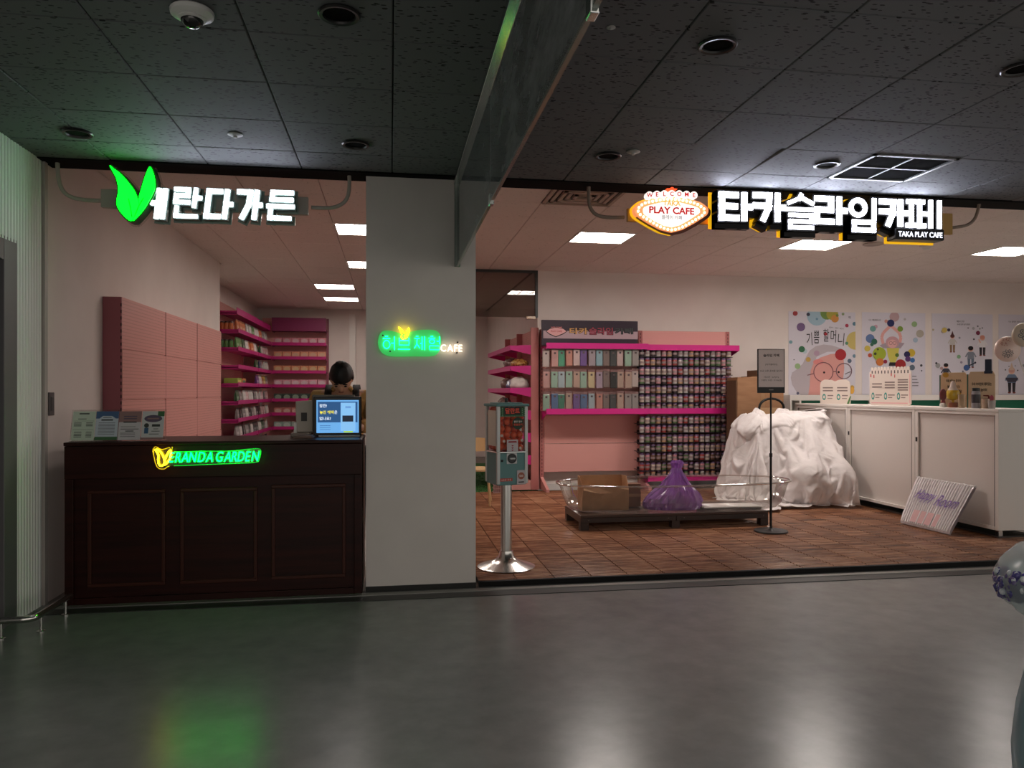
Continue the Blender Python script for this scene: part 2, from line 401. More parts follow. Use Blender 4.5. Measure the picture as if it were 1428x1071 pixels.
bx(-2.19, -2.155, 5.16, 5.2, 0, 2.9).build('corner_bead', M('bead', (176,170,164), .5), wl)
struct(bx(-2.9, -2.17, 5.2, 10.15, 0, 3.05).build('wall_left', WALL))
struct(bx(-2.95, -2.6, 10.15, 15.6, 0, 3.05).build('wall_left', WALL))
struct(bx(-2.9, 2.2, 15.5, 15.8, 0, 3.05).build('wall_back', WALL))
struct(bx(1.98, 10, 10.1, 10.25, 0, 3.05).build('wall_back', WALL))
struct(bx(1.98, 2.12, 10.25, 15.5, 0, 3.05).build('wall_right', WALL))
struct(bx(9.9, 10.05, 5.2, 10.1, 0, 3.05).build('wall_right', WALL))
struct(bx(-.82, -.70, 15.42, 15.5, 0, 2.9).build('trim_4', M('door_casing', (232,228,222), .5)))
struct(bx(1.98, 10, 10.085, 10.1, .0, .09).build('baseboard_back', M('base_white', (214,210,205), .5)))
# pillar between the two shop fronts
pl = struct(bx(-.165, .578, 5.166, 5.5, 0, 2.9).build('pillar', PILLAR))
struct(bx(-.168, .58, 5.155, 5.17, 0, .035).build('baseboard_front', M('base_black', (30,30,29), .5)))
# shutter in the left wall
dr = sroot('door_1')
SH = M('shutter_grey', (84,84,86), .5, .2)
me = MB().prism([(0,0),(.02,.015),(.02,.08),(0,.092)], 0, 1).mesh('slat', SH)
for k in range(24): ob('slat', me, dr, (-2.33, 3.7, .02+k*.0925), rot=(0,0,0)).scale = (1, .99, 1)
bx(-2.34, -2.172, 4.69, 4.845, 0, 2.24).build('jamb', M('jamb_grey', (104,102,104), .5), dr, bev=.004)
bx(-2.34, -2.172, 2.5, 4.69, 2.10, 2.24).build('head', DGREY, dr, bev=.004)
sm2 = MB().prism([(0,0),(.02,.015),(.02,.08),(0,.092)], 0, 1.2).mesh('slat', SH)
for k in range(24): ob('slat', sm2, dr, (-2.33, 2.5, .02+k*.0925))

# dark hall ceiling of fissured tiles
dc = sroot('ceiling')
bx(-2.5, 9.5, .58, 5.08, ZD+.02, ZD+.06).build('plenum', DARK, dc)
PX, PY = .585, .5165
VENTS = {(8, 7)}
def tile_mesh(name, w_, d_, mats, th=.018, ch=.004):
    return MB().add([(ch,ch,0),(w_-ch,ch,0),(w_-ch,d_-ch,0),(ch,d_-ch,0),(0,0,ch),(w_,0,ch),(w_,d_,ch),(0,d_,ch),(0,0,th),(w_,0,th),(w_,d_,th),(0,d_,th)],
        [(0,3,2,1),(0,1,5,4),(1,2,6,5),(2,3,7,6),(3,0,4,7),(4,5,9,8),(5,6,10,9),(6,7,11,10),(7,4,8,11),(8,9,10,11)]).mesh(name, mats)
dt = tile_mesh('ceiling_tile', PX-.005, PY-.004, TILE)
rr = random.Random(3)
for i in range(-4, 12):
    for j in range(-5, 4):
        x, y = .01+PX*i, 3.18+PY*j
        if i == 5 and j == 2: continue
        o = ob('ceiling_tile', dt, dc, (x+.002, y+.002, ZD+rr.uniform(-.001,.001)))
        if (i, j) == (3, 2): o.location.z += .015; o.rotation_euler = (-.015/.51, 0, 0); continue
    if (i, j) == (2, 0): o.location.z -= .012; o.rotation_euler = (.014/.51, 0, 0); continue
    o.rotation_euler = (rr.uniform(-.002,.002)*(2.5 if i > 1 else 1), rr.uniform(-.002,.002)*(2.5 if i > 1 else 1), 0)
struct(bx(-2.17, 9.5, 5.085, 5.30, ZD-.008, ZI+.1).build('trim_5', M('soffit_black', (7,7,7), .8, spec=.1)))
# white shop ceiling of tiles with lay-in light panels
wc = sroot('ceiling')
bx(-3, 10, 5.3, 15.6, ZI+.02, ZI+.1).build('plenum', M('plenum_grey', (120,112,108), .9), wc)
QX, QY = .62, .54
LIGHTS = {(0,0),(4,0),(8,0),(-4,0),(-4,4),(-5,8),(-5,11)}
SKIP = LIGHTS | {(-1,-3)}
wt = tile_mesh('ceiling_tile', QX-.004, QY-.004, WTILE)
for i in range(-8, 13):
    for j in range(-4, 15):
        x, y = 1.92+QX*i, 7.55+QY*j
        if (i, j) in SKIP or y > 15.3 or (x > 1.9 and y > 9.9): continue
        if x+QX < -2.17 and y+QY < 10.1: continue
        x0, x1, y0, y1 = max(x, -2.6 if y > 10 else -2.17), min(x+QX, 9.9 if y < 10 else 1.98), y, min(y+QY, 15.5)
        if x1-x0 < .05: continue
        mesh = wt if (x1-x0 > QX-.001 and y1-y0 > QY-.001) else tile_mesh('ceiling_tile', x1-x0-.004, y1-y0-.004, WTILE)
        ob('ceiling_tile', mesh, wc, (x0+.002, y0+.002, ZI))
LE = M('light_diffuser', (240,236,230), .5, em=(255,244,236), es=PANEL_E)
LLAB = {(0,0): 'square ceiling light panel just left of the diamond welcome sign', (4,0): 'square ceiling light panel under the big white shop sign', (8,0): 'square ceiling light panel cut off by the right picture edge',
        (-4,0): 'square ceiling light panel beside the pillar top, nearest of the left four', (-4,4): 'second ceiling light panel behind the pillar edge', (-5,8): 'third ceiling light panel in the left room', (-5,11): 'farthest small ceiling light panel in the left room',
        }
LE2 = M('light_diffuser_left', (240,236,230), .5, em=(255,242,232), es=PANEL_E*.48)
f_ = MB()
for a in ((0,QX,0,.02),(0,QX,QY-.02,QY),(0,.02,.02,QY-.02),(QX-.02,QX,.02,QY-.02)): f_.box(*a, -.006, .012)
fm = f_.mesh('frame', WHITEP); dm = bx(.02, QX-.02, .02, QY-.02, .004, .01).mesh('diffuser', LE); dm2 = bx(.02, QX-.02, .02, QY-.02, .004, .01).mesh('diffuser', LE2)
lv = MB()
for k in (1,2): lv.box(QX*k/3-.003, QX*k/3+.003, .02, QY-.02, -.003, .004)
for k in (1,2): lv.box(.02, QX-.02, QY*k/3-.003, QY*k/3+.003, -.003, .004)
lv = lv.mesh('grid', WHITEP)
for k, (i, j) in enumerate(sorted(LIGHTS)):
    t = thing('ceiling_light', LLAB[(i,j)], 'ceiling light', (1.92+QX*i, 7.55+QY*j, ZI), group='light panels in the shop ceiling')
    ob('frame', fm, t); ob('diffuser', dm if i >= 0 else dm2, t); ob('grid', lv, t)
# square diffuser vent in the shop ceiling
t = thing('ceiling_vent', 'beige stepped square air diffuser in the white shop ceiling', 'vent', (1.30+QX/2, 5.93+QY/2, ZI))
for k in range(5):
    a, b = QX/2-.005-k*.055, QY/2-.005-k*.048; z = -.012+.006*(k % 2); m = MB()
    for e in ((-a,a,-b,-b+.03),(-a,a,b-.03,b),(-a,-a+.03,-b,b),(a-.03,a,-b,b)): m.box(*e, z, z+.02)
    m.build('vane', M('vent_beige', (188,170,158), .6), t)
bx(-.3,.3,-.26,.26,.012,.018).build('backing', M('vent_shadow', (70,60,56), .9), t)
# slotted grille in the dark ceiling
t = thing('ceiling_grille', 'black square air grille with cross bar in the dark ceiling', 'grille', (.01+PX*5, 3.18+PY*2, ZD))
m = MB()
for e in ((0,PX,0,.022),(0,PX,PY-.022,PY),(0,.022,0,PY),(PX-.022,PX,0,PY)): m.box(*e, -.008, .012)
m.build('frame', M('grille_frame', (120,122,124), .4, .4), t)
MB().box(PX/2-.006,PX/2+.006,.02,PY-.02,-.003,.01).box(.02,PX-.02,PY/2-.006,PY/2+.006,-.003,.01).build('cross_bar', M('grille_frame'), t)
bx(.02,PX-.02,.02,PY-.02,.02,.024).build('backing', DARK, t)
m = MB()
for k in range(30): m.box(.02, PX-.02, .024+k*.0157, .031+k*.0157, .002, .012)
m.build('louvre', M('louvre_black', (16,16,16), .95, spec=.1), t)['kind'] = 'stuff'
# downlights, sprinklers, dome camera
dl = MB().lathe([(.062,.002),(.078,.0),(.082,-.006),(.076,-.012),(.064,-.010),(.060,-.002),(.060,.002)], 28).mesh('ring', M('ring_black', (46,46,46), .3, .4))
dcp = MB().lathe([(.061,-.001),(.045,-.0005),(.001,-.0005)], 28).mesh('cup', M('cup_black', (9,9,9), .9, spec=.1))
for px, py, lab in ((473,19,'black recessed downlight at the top, left of the glass curtain'), (496,201,'black recessed downlight above the right end of the leaf sign'), (108,185,'black recessed downlight nearest the white ribbed wall'),
                    (1001,62,'largest black recessed downlight right of the glass curtain'), (848,217,'small black recessed downlight above the shop vent'), (1153,229,'small pale-rimmed downlight beside the black air grille'), (1424,95,'downlight cut off at the right picture edge')):
    p = P(px, py, Z=ZD-.002)
    t = thing('downlight', lab, 'downlight', p, group='downlights in the dark ceiling'); ob('ring', dl, t, smooth=True); ob('cup', dcp, t)
for px, py, lab in ((328,187,'small white sprinkler cap above the leaf sign'), (883,211,'small white sprinkler cap above the welcome diamond sign'), (852,38,'tiny sprinkler cap beside the glass curtain clip')):
    p = P(px, py, Z=ZD-.001)
    t = thing('sprinkler', lab, 'sprinkler', p, group='sprinkler caps in the dark ceiling')
    MB().lathe([(.04,.0),(.042,-.005),(.03,-.010),(.012,-.012),(.010,-.022),(.001,-.022)], 18).build('cap', M('sprinkler_white', (170,170,168), .5), t, smooth=True)
    if px == 852: t.scale = (.45, .45, .45)
p = P(1218, 340, Z=ZI-.001)
t = thing('ceiling_speaker', 'round white speaker cover in the shop ceiling below the sign', 'speaker', p)
MB().lathe([(.11,.0),(.112,-.008),(.1,-.012),(.001,-.012)], 28).build('cover', M('speaker_grey', (176,162,154), .6), t, smooth=True)
p = P(1292, 342, Z=ZI-.001)
t = thing('smoke_detector', 'small white smoke detector in the shop ceiling near the sign end', 'detector', p)
MB().lathe([(.07,.0),(.07,-.02),(.05,-.03),(.03,-.05),(.001,-.052)], 20).build('body', WHITEP, t, smooth=True)
p = P(268, 14, Z=ZD-.001)
t = thing('dome_camera', 'white security dome camera with black lens bubble on the ceiling', 'camera', p)
MB().lathe([(.074,.0),(.08,-.006),(.078,-.02),(.062,-.030),(.05,-.032),(.001,-.032)], 28).build('base', M('camera_white', (226,226,224), .35), t, smooth=True)
MB().ball((0,0,-.036), .042, .042, .034, 20, 12).build('bubble', M('bubble_black', (14,14,15), .06, coat=1), t, smooth='all')
MB().lathe([(.05,-.031),(.052,-.036),(.045,-.040)], 28).build('collar', M('camera_white'), t, smooth=True)

# glass smoke curtain hanging along the hall ceiling
t = thing('smoke_curtain', 'hanging smoky glass draft curtain with metal edges crossing the dark ceiling', 'glass curtain', (.45, 0, 0))
ys = [(-.1,1.645),(1.655,3.385),(3.395,5.14)]
for a, b in ys: bx(-.004, .004, a, b, 2.215, 2.79).build('pane', GLASS, t)
for a, b in ys: bx(-.007, .007, a, b, 2.205, 2.217).build('edge_strip', M('edge_strip', (150,156,150), .2, .6), t)
bx(-.026, .026, -.1, 5.16, 2.768, 2.806).build('top_channel', ALU, t, bev=.003)
bx(-.02, .02, 5.135, 5.164, 2.205, 2.80).build('end_channel', M('channel_grey', (116,124,118), .3, .8), t, bev=.003)
for y in (1.65, 3.39):
    bx(-.011, .011, y-.022, y+.022, 2.195, 2.245).build('clip', ALU, t, bev=.003)
    MB().tube([(.012, y, 2.22), (.012, y, 2.79)], .0035, 6).build('hanger', ALU, t)

# glass transom of the back room
wn = sroot('window_1')
bx(-.1, 1.97, 10.10, 10.112, 2.36, 2.97).build('pane', mat_thin('transom_glass', (212,206,200), .02, (170,156,148), .12, spec=1.2), wn)
bx(-.15, 1.98, 10.08, 10.13, 2.965, 3.0).build('frame', DGREY, wn); bx(1.945, 1.98, 10.08, 10.13, 2.36, 2.97).build('frame', DGREY, wn)
bx(-.17, -.12, 10.07, 10.14, 0, 3.0).build('frame', DGREY, wn)
bx(1.82, 1.95, 10.07, 10.14, 2.335, 2.375).build('patch_fitting', ALU, wn, bev=.004)
# switch plate on the left wall and low bumper rail
t = thing('switch_plate', 'narrow grey switch plate on the white wall edge behind the counter', 'switch', (-2.17, 5.27, 1.27))
bx(0, .012, -.035, .035, -.075, .075).build('plate', M('plate_grey', (92,88,88), .4, .3), t, bev=.003); bx(.012, .016, -.02, .02, -.045, .045).build('key', M('key_grey', (70,68,68), .4), t, bev=.002)
t = thing('bumper_rail', 'low bent stainless bumper rail by the shutter and counter', 'rail', (0,0,0))
pts = [(-2.16,4.50,.10)]
for a in range(6): q = PI/2*a/5; pts.append((-2.0+.06*math.sin(q), 4.50+.06-.06*math.cos(q), .10))
pts += [(-1.94,4.95,.10),(-1.945,5.0,.09)]
MB().tube(pts, .019, 10).build('rail', STEEL, t, smooth=True)
for x, y in ((-1.941,4.60),(-1.94,4.92),(-2.10,4.50)):
    MB().tube([(x,y,.006),(x,y,.1)], .009, 10).build('post', STEEL, t, smooth=True); MB().lathe([(.024,0),(.024,.006),(.012,.010)], 14, (x,y,0)).build('foot', STEEL, t, smooth=True)
# ------------------------------------------------------------------ white cloth over furniture (settled by a short cloth run, kept as a plain mesh)
CLOTH = varied('dust_sheet', (228,222,220), (218,211,210), nscale=4, rough=.75)
v_ = nd(CLOTH, 'ShaderNodeTexVoronoi', feature='DISTANCE_TO_EDGE'); v_.inputs['Scale'].default_value = 9; n_ = nd(CLOTH, 'ShaderNodeTexNoise'); n_.inputs['Scale'].default_value = 5; lk(CLOTH, nd(CLOTH, 'ShaderNodeNewGeometry').outputs['Position'], n_.inputs['Vector'])
w_ = nd(CLOTH, 'ShaderNodeVectorMath', operation='MULTIPLY_ADD'); lk(CLOTH, n_.outputs['Color'], w_.inputs[0]); w_.inputs[1].default_value = (.22,.22,.22); lk(CLOTH, nd(CLOTH, 'ShaderNodeNewGeometry').outputs['Position'], w_.inputs[2]); lk(CLOTH, w_.outputs[0], v_.inputs['Vector']); bump(CLOTH, v_.outputs['Distance'], .14, .06)
def settle_sheet():
    cols = []
    def col(b):
        o = ob('collider', b.mesh('collider', [])); md = o.modifiers.new('c', 'COLLISION'); o.collision.thickness_outer = .012; o.collision.cloth_friction = 30; cols.append(o)
    col(bx(3, 6, 7, 10, -.3, .036))
    col(bx(5.352, 5.8, 7, 9.3, -.1, 1.6)); col(bx(3, 6, 8.97, 9.4, -.1, 1.3))
    base = [(3.96,8.92),(3.98,8.55),(4.2,8.14),(4.62,7.98),(5.12,8.02),(5.30,8.25),(5.30,8.92)]; top = [(4.27,8.9),(4.26,8.58),(4.38,8.42),(4.62,8.34),(5.08,8.32),(5.22,8.42),(5.22,8.9)]
    zt = [.98,1.0,.99,1.0,1.03,1.05,1.06]; n = len(base)
    col(MB().add([(x,y,.0) for x, y in base]+[(x,y,z) for (x, y), z in zip(top, zt)], [(i,(i+1)%n,n+(i+1)%n,n+i) for i in range(n)]+[tuple(range(2*n-1,n-1,-1))[::-1], tuple(range(n-1,-1,-1))]))
    col(MB().ball((4.86,8.58,1.0), .2, .14, .12)); col(MB().ball((5.1,8.5,1.02), .1, .14, .09)); col(bx(4.30,4.7,8.45,8.8,.8,1.01)); col(MB().ball((4.75,8.0,.35), .2, .18, .2)); col(MB().ball((5.1,7.95,.3), .14, .16, .25))
    nx, ny = 96, 90; W, H = 2.22, 1.98; m = MB(); vs = []
    for j in range(ny+1):
        for i in range(nx+1):
            u, v = i/nx, j/ny; q = Vector((u*5, v*5, 0)); s = .88
            vs.append((5.325-u*W*s+.03*math.sin(v*40), 8.93-v*H*s+.03*math.sin(u*37), 1.26+.12*noise.noise(q)+.06*noise.noise(q*2.7)+.05*math.sin(u*34+v*9)))
    m.add(vs, [(j*(nx+1)+i, (j+1)*(nx+1)+i, (j+1)*(nx+1)+i+1, j*(nx+1)+i+1) for j in range(ny) for i in range(nx)])
    for k, (x, y, z) in enumerate(m.v): m.v[k] = (min(x, 5.33), min(y, 8.94), z)
    pins = []
    for k, (x, y, z) in enumerate(m.v):
        i, j = k % (nx+1), k//(nx+1)
        if 4.3 < x < 5.25 and 8.40 < y < 8.92:
            m.v[k] = (x, y, 1.035+.07*(x-4.3)+.035*noise.noise(Vector((x*6,y*6,0)))+.03*noise.noise(Vector((x*15,y*15,0))))
            if i % 9 == 0 and j % 8 == 0: pins.append(k)
    o = m.build('dust_sheet', CLOTH)
    vg = o.vertex_groups.new(name='pin'); vg.add(pins, 1.0, 'REPLACE')
    md = o.modifiers.new('cloth', 'CLOTH'); s = md.settings; s.quality = 6; s.mass = .25; s.tension_stiffness = 40; s.compression_stiffness = 40; s.bending_stiffness = .5; s.shear_stiffness = 8; s.air_damping = 1.2; s.vertex_group_mass = 'pin'; s.pin_stiffness = 1.0
    md.collision_settings.distance_min = .012; md.collision_settings.collision_quality = 3; md.collision_settings.use_self_collision = False
    md.point_cache.frame_start = 1; md.point_cache.frame_end = 70
    sc.frame_start = 1; sc.frame_end = 70
    for f in range(1, 61): sc.frame_set(f)
    me = bpy.data.meshes.new_from_object(o.evaluated_get(bpy.context.evaluated_depsgraph_get()))
    sc.frame_set(1); o.modifiers.clear(); o.data = me; o.vertex_groups.clear()
    for c in cols: d = c.data; bpy.data.objects.remove(c); bpy.data.meshes.remove(d)
    for v in me.vertices:
        if v.co.z > 1.10: v.co.z = 1.10+(v.co.z-1.10)*.22
    me.polygons.foreach_set('use_smooth', [True]*len(me.polygons))
    sb = o.modifiers.new('smooth', 'SUBSURF'); sb.levels = sb.render_levels = 1
    sd = o.modifiers.new('thick', 'SOLIDIFY'); sd.thickness = .004
    return o
tag(settle_sheet(), 'rumpled white sheet draped over a heap beside the cabinets', 'sheet')
# ------------------------------------------------------------------ lit signs
WHITE_LED = M('sign_white_led', (250,250,255), .5, em=(236,240,255), es=SIGN_E)
GREEN_LED = M('sign_green_led', (40,220,70), .5, em=(0,232,18), es=SIGN_E*.55)
YEL_EDGE = M('sign_yellow_edge', (230,180,30), .4, em=(255,190,24), es=.75)
SIDE_GREY = M('sign_return_grey', (96,112,104), .4); SIDE_BLK = M('sign_return_black', (18,16,16), .35)
def leafpts(pts, n=5):
    """smooth closed outline through the points (Catmull-Rom)"""
    out = []; k = len(pts)
    for i in range(k):
        p0, p1, p2, p3 = (Vector(pts[(i+d) % k]) for d in (-1,0,1,2))
        for s in range(n):
            t = s/n; out.append(tuple(.5*((2*p1)+(p2-p0)*t+(2*p0-5*p1+4*p2-p3)*t*t+(3*p1-p0-3*p2+p3)*t**3)))
    return out
def onplane(pts, Y): return [(P(x, y, Y=Y).x, P(x, y, Y=Y).z) for x, y in pts]
def grow(pts, m):
    c = Vector((sum(p[0] for p in pts)/len(pts), sum(p[1] for p in pts)/len(pts))); out = []
    n = len(pts)
    for i in range(n):
        t = Vector(pts[(i+1)%n])-Vector(pts[i-1]); q = Vector((t.y, -t.x))
        if q.length < 1e-9: out.append(pts[i]); continue
        q.normalize()
        out.append((pts[i][0]+q.x*m, pts[i][1]+q.y*m))
    return out
def ccw(pts):
    a = sum(pts[i][0]*pts[(i+1)%len(pts)][1]-pts[(i+1)%len(pts)][0]*pts[i][1] for i in range(len(pts)))
    return pts if a > 0 else pts[::-1]
YS = 5.14
# left sign: green leaf and five white syllables on a bar hung from two bent pipes
t = thing('leaf_sign', 'lit white lettered shop sign with glowing green leaf above the counter', 'sign', (0,0,0))
x0, x1, z0, z1 = R4(142, 270, 430, 295, YS+.03)
bx(x0, x1, YS+.01, YS+.05, z0, z1).build('bar', M('sign_bar', (176,168,158), .5), t, bev=.003)
for pp in ([(80,226),(82,250),(88,266),(100,275),(120,279),(146,280)], [(487,240),(487,262),(484,276),(476,285),(460,290),(428,289)]):
    q = [P(a, b, Y=YS+.04) for a, b in leafpts(pp+pp[::-1], 4)[:len(pp)*4-4]]
    q[0].z = ZD
    MB().tube(q, .013, 10).build('pipe', M('pipe_beige', (178,172,162), .5), t, smooth='all')
leafA = ccw(onplane(leafpts([(153.5,231),(160,236),(168,242),(178,253),(187,265),(192,277),(194,288),(190,299),(183,308),(174,302),(166,292),(163,282),(165.5,266),(163,250),(158,240)]), YS-.09))
leafB = ccw(onplane(leafpts([(209,233),(213,239),(216,250),(216,264),(208,281),(198,296),(186,308),(192,297),(195,287),(194,277),(198,262),(203,246)]), YS-.09))
for nm, lf in (('leaf', leafA), ('leaf', leafB)):
    lo = MB().prism(lf, YS-.098, YS-.09).build(nm, GREEN_LED, t)
    MB().prism(grow(lf, .009), YS-.09, YS-.005).build('leaf_return', M('leaf_return', (14,70,28), .35), lo)
    MB().prism(grow(lf, .02), YS-.004, YS+.002).build('leaf_backing', ACRYL, lo)
vein = [P(a, b, Y=YS-.1) for a, b in ((179,277),(182,290),(184,303))]
MB().tube(vein, .003, 6).build('vein', M('leaf_dark', (10,90,30), .5), t)
vein = [P(a, b, Y=YS-.1) for a, b in ((200,276),(193,288),(187,303))]
MB().tube(vein, .003, 6).build('vein', M('leaf_dark'), t)
for ch, a, b, c, d, wd in (('e',209,234,263,305,6),('란',240,281,262,304,5.2),('다',285,325,264,305,6.3),('가',328,366,265,306,6.3),('든',371,411,266,307,5.4)):
    X0, X1, Z0, Z1 = R4(a, c, b, d, YS-.07); px = (X1-X0)/(b-a)
    wv = X1-X0-wd*px*.6; kw = dict(shear=.12)
    st = strokes(ch, X0+wd*px*.3, Z0+wd*px*.5, wv-.12*(Z1-Z0)*.7, Z1-Z0-wd*px, wd*px, .12)
    m = MB(); [m.prism(q, YS-.078, YS-.07) for q in st]; lo = m.build('letter', WHITE_LED, t)
    st = strokes(ch, X0+wd*px*.3, Z0+wd*px*.5, wv-.12*(Z1-Z0)*.7, Z1-Z0-wd*px, wd*px+.014, .12)
    m = MB(); [m.prism(q, YS-.069-.0002*i, YS) for i, q in enumerate(st)]; m.build('letter_return', SIDE_GREY, lo)
    st = strokes(ch, X0+wd*px*.3, Z0+wd*px*.5, wv-.12*(Z1-Z0)*.7, Z1-Z0-wd*px, wd*px+.036, .12)
    m = MB(); [m.prism(q, YS+.001+.0002*i, YS+.008) for i, q in enumerate(st)]; m.build('letter_backing', M('backing_grey', (150,170,160), .3), lo)

# right sign: seven heavy white syllables with black returns and yellow edging
t = thing('block_letter_sign', 'big lit white block-letter shop sign with black and yellow edges', 'sign', (0,0,0))
x0, x1, z0, z1 = R4(1016, 292, 1326, 322, YS+.05)
bx(x0, x1, YS+.03, YS+.06, z0, z1).build('bar', M('sign_bar_yellow', (190,150,84), .5), t, bev=.003)
pp = [(1366,279),(1363,296),(1357,308),(1345,315),(1322,318)]
q = [P(a, b, Y=YS+.045) for a, b in leafpts(pp+pp[::-1], 4)[:len(pp)*4-4]]; q[0].z = ZD
MB().tube(q, .012, 10).build('pipe', M('pipe_brown', (140,124,112), .5), t, smooth='all')
for ch, a, b, c, d, wd in (('타',1003,1049,268,308,7.6),('카',1050,1095,269,309,7.3),('슬',1097,1136,270,320,4.7),('라',1136,1181,274,313,6.9),('임',1183,1221,276,324,5.8),('카',1226,1265,278,316,6.7),('페',1264,1312,279,318,5.4)):
    X0, X1, Z0, Z1 = R4(a, c, b, d, YS-.1); px = (X1-X0)/(b-a); W = wd*px
    g = lambda e, sh=0: strokes(ch, X0+W*.45+sh, Z0+W*.5-sh*.0, X1-X0-W*.9, Z1-Z0-W, W+e)
    m = MB(); [m.prism(q, YS-.108, YS-.1) for q in g(0)]; lo = m.build('letter', WHITE_LED, t)
    m = MB(); [m.prism(q, YS-.099-.0002*i, YS-.01) for i, q in enumerate(g(.026))]; m.build('letter_return', SIDE_BLK, lo)
    m = MB(); [m.prism([(x+.012, z-.022) for x, z in q], YS-.06-.0002*i, YS-.004) for i, q in enumerate(g(.05))]; m.build('letter_block', SIDE_BLK, lo)
    m = MB(); [m.prism([(x-.006, z-.012) for x, z in q], YS-.002+.0002*i, YS+.006) for i, q in enumerate(g(.058))]; m.build('letter_edge', YEL_EDGE, lo)
x0, x1, z0, z1 = R4(1249, 319, 1317, 334.5, YS-.11)
bx(x0, x1, YS-.112, YS-.004, z0, z1).build('caption_block', SIDE_BLK, t, bev=.008)
bx(x0-.012, x1-.004, YS-.002, YS+.012, z0-.014, z1).build('caption_edge', YEL_EDGE, t, bev=.006)
text('TAKA PLAY CAFE', M('caption_led', (250,250,255), .5, em=(236,240,255), es=1.6), t, ((x0+x1)/2, YS-.113, (z0+z1)/2-.002), w=(x1-x0)*.9, h=.04, bold=.012, ext=.003, name='caption')

# diamond welcome sign
t = thing('welcome_sign', 'lit diamond-shaped welcome sign ringed with small orange bulbs', 'sign', (0,0,0))
bx(*R4(874,294,1010,312,YS+.05)[:2], YS+.03, YS+.06, *R4(874,294,1010,312,YS+.05)[2:]).build('bar', M('sign_bar_yellow'), t, bev=.003)
pp = [(821,258),(821,276),(823,289),(831,299),(846,303),(876,303)]
q = [P(a, b, Y=YS+.045) for a, b in leafpts(pp+pp[::-1], 4)[:len(pp)*4-4]]; q[0].z = ZD
MB().tube(q, .013, 10).build('pipe', M('pipe_brown'), t, smooth='all')
dia = [(884,293),(889,285),(901,279),(935,274),(971,280),(984,287),(988,294),(980,304),(937,324),(893,304)]
D = ccw(onplane(leafpts(dia, 3), YS-.05))
MB().prism(D, YS-.05, YS-.004).build('body', M('welcome_body', (206,150,110), .4, em=(255,150,96), es=.8), t)
MB().prism(grow(D, .014), YS-.002, YS+.012).build('edge', YEL_EDGE, t)
MB().prism([(x+.02, z-.008) for x, z in grow(D, .006)], YS-.03, YS-.003).build('side_block', M('welcome_brown', (92,60,48), .4), t)
dw = [(897,293),(903,287),(936,281),(969,288),(976,294),(970,301),(937,317),(903,302)]
FW = ccw(onplane(leafpts(dw, 3), YS-.056))
MB().prism(FW, YS-.058, YS-.05).build('face', M('welcome_face', (250,246,240), .5, em=(255,246,238), es=1.15), t)
ring = ccw(onplane(leafpts([(890,293),(896,285),(908,281),(936,277.5),(965,282),(978,288),(983,294),(976,302.5),(937,320.5),(898,302.5)], 6), YS-.058))
L = [0]
for i in range(len(ring)): L.append(L[-1]+(Vector(ring[(i+1)%len(ring)])-Vector(ring[i])).length)
bm_ = MB().ball((0,0,0), .0095, nu=8, nv=6).mesh('bulb', M('bulb_led', (255,240,220), .4, em=(255,226,190), es=3.0))
for k in range(40):
    s = L[-1]*k/40; i = max(j for j in range(len(ring)) if L[j] <= s); f = (s-L[i])/max(1e-6, L[i+1]-L[i])
    p = Vector(ring[i]).lerp(Vector(ring[(i+1)%len(ring)]), f); ob('bulb', bm_, t, (p.x, YS-.056, p.y))
RED = M('sign_red', (206,40,44), .5, em=(210,30,34), es=.55)
for k, ch in enumerate('WELCOME'):
    px = 905.5+k*10.3; py = 272.5-1.8*math.sin(PI*k/6); c = P(px, py, Y=YS-.07)
    d = MB().prism([(.0265*math.cos(a*PI/10), .0265*math.sin(a*PI/10)) for a in range(20)], -.008, .04)
    lo = d.build('letter_disc', M('disc_led', (250,246,240), .5, em=(255,244,236), es=1.1), t, c)
    text(ch, RED, t, (c.x, c.y-.0085, c.z), h=.03, bold=.02, name='letter')
c = P(937, 280.5, Y=YS-.06)
text('TAKA', M('sign_gold', (230,170,70), .5, em=(240,170,70), es=.8), t, (c.x, YS-.0585, P(937,283.5,Y=YS-.06).z), w=.13, h=.034, bold=.02)
text('PLAY CAFE', RED, t, (c.x, YS-.0585, P(937,293.5,Y=YS-.06).z), w=.335, h=.05, bold=.03)
text('플레이 카페', M('sign_slate', (90,90,110), .5, em=(80,80,110), es=.4), t, (c.x, YS-.0585, P(937,303,Y=YS-.06).z), w=.15, h=.03)
st = []
for k in range(10): r = .042 if k % 2 == 0 else .018; st.append((r*math.sin(k*PI/5), r*math.cos(k*PI/5)))
MB().prism(st, -.01, .03).build('star', M('star_red', (230,90,50), .5, em=(255,80,40), es=1.2), t, P(937,266,Y=YS-.03))

# neon on the pillar
GN = M('neon_cyan_green', (60,240,190), .4, em=(20,255,200), es=2.6); YN = M('neon_yellow', (250,230,60), .4, em=(255,222,20), es=NEON_E*.8); WN = M('neon_white', (255,250,240), .4, em=(255,236,214), es=2.4)
YP = 5.166
t = thing('pillar_neon_sign', 'green and white neon lettering with a small yellow leaf on the white pillar', 'neon sign', (0,0,0))
for ch, a, b, c, d in (('허',533,552,469,488),('브',555,572,471,488),('체',577,593,469,488),('험',597,614,469,488)):
    X0, X1, Z0, Z1 = R4(a, c, b, d, YP-.035); m = MB()
    for pts, cl in neon_paths(ch, X0, Z0, X1-X0, Z1-Z0, YP-.035): m.tube(pts, .0034, 6, closed=cl)
    m.build('letter', GN, t)
text('CAFE', WN, t, (P(629.5,485.5,Y=YP-.035).x, YP-.034, P(629.5,485.5,Y=YP-.035).z), w=.146, h=.047, bold=.0, ext=.006, split=True, gap=.16, name='letter')
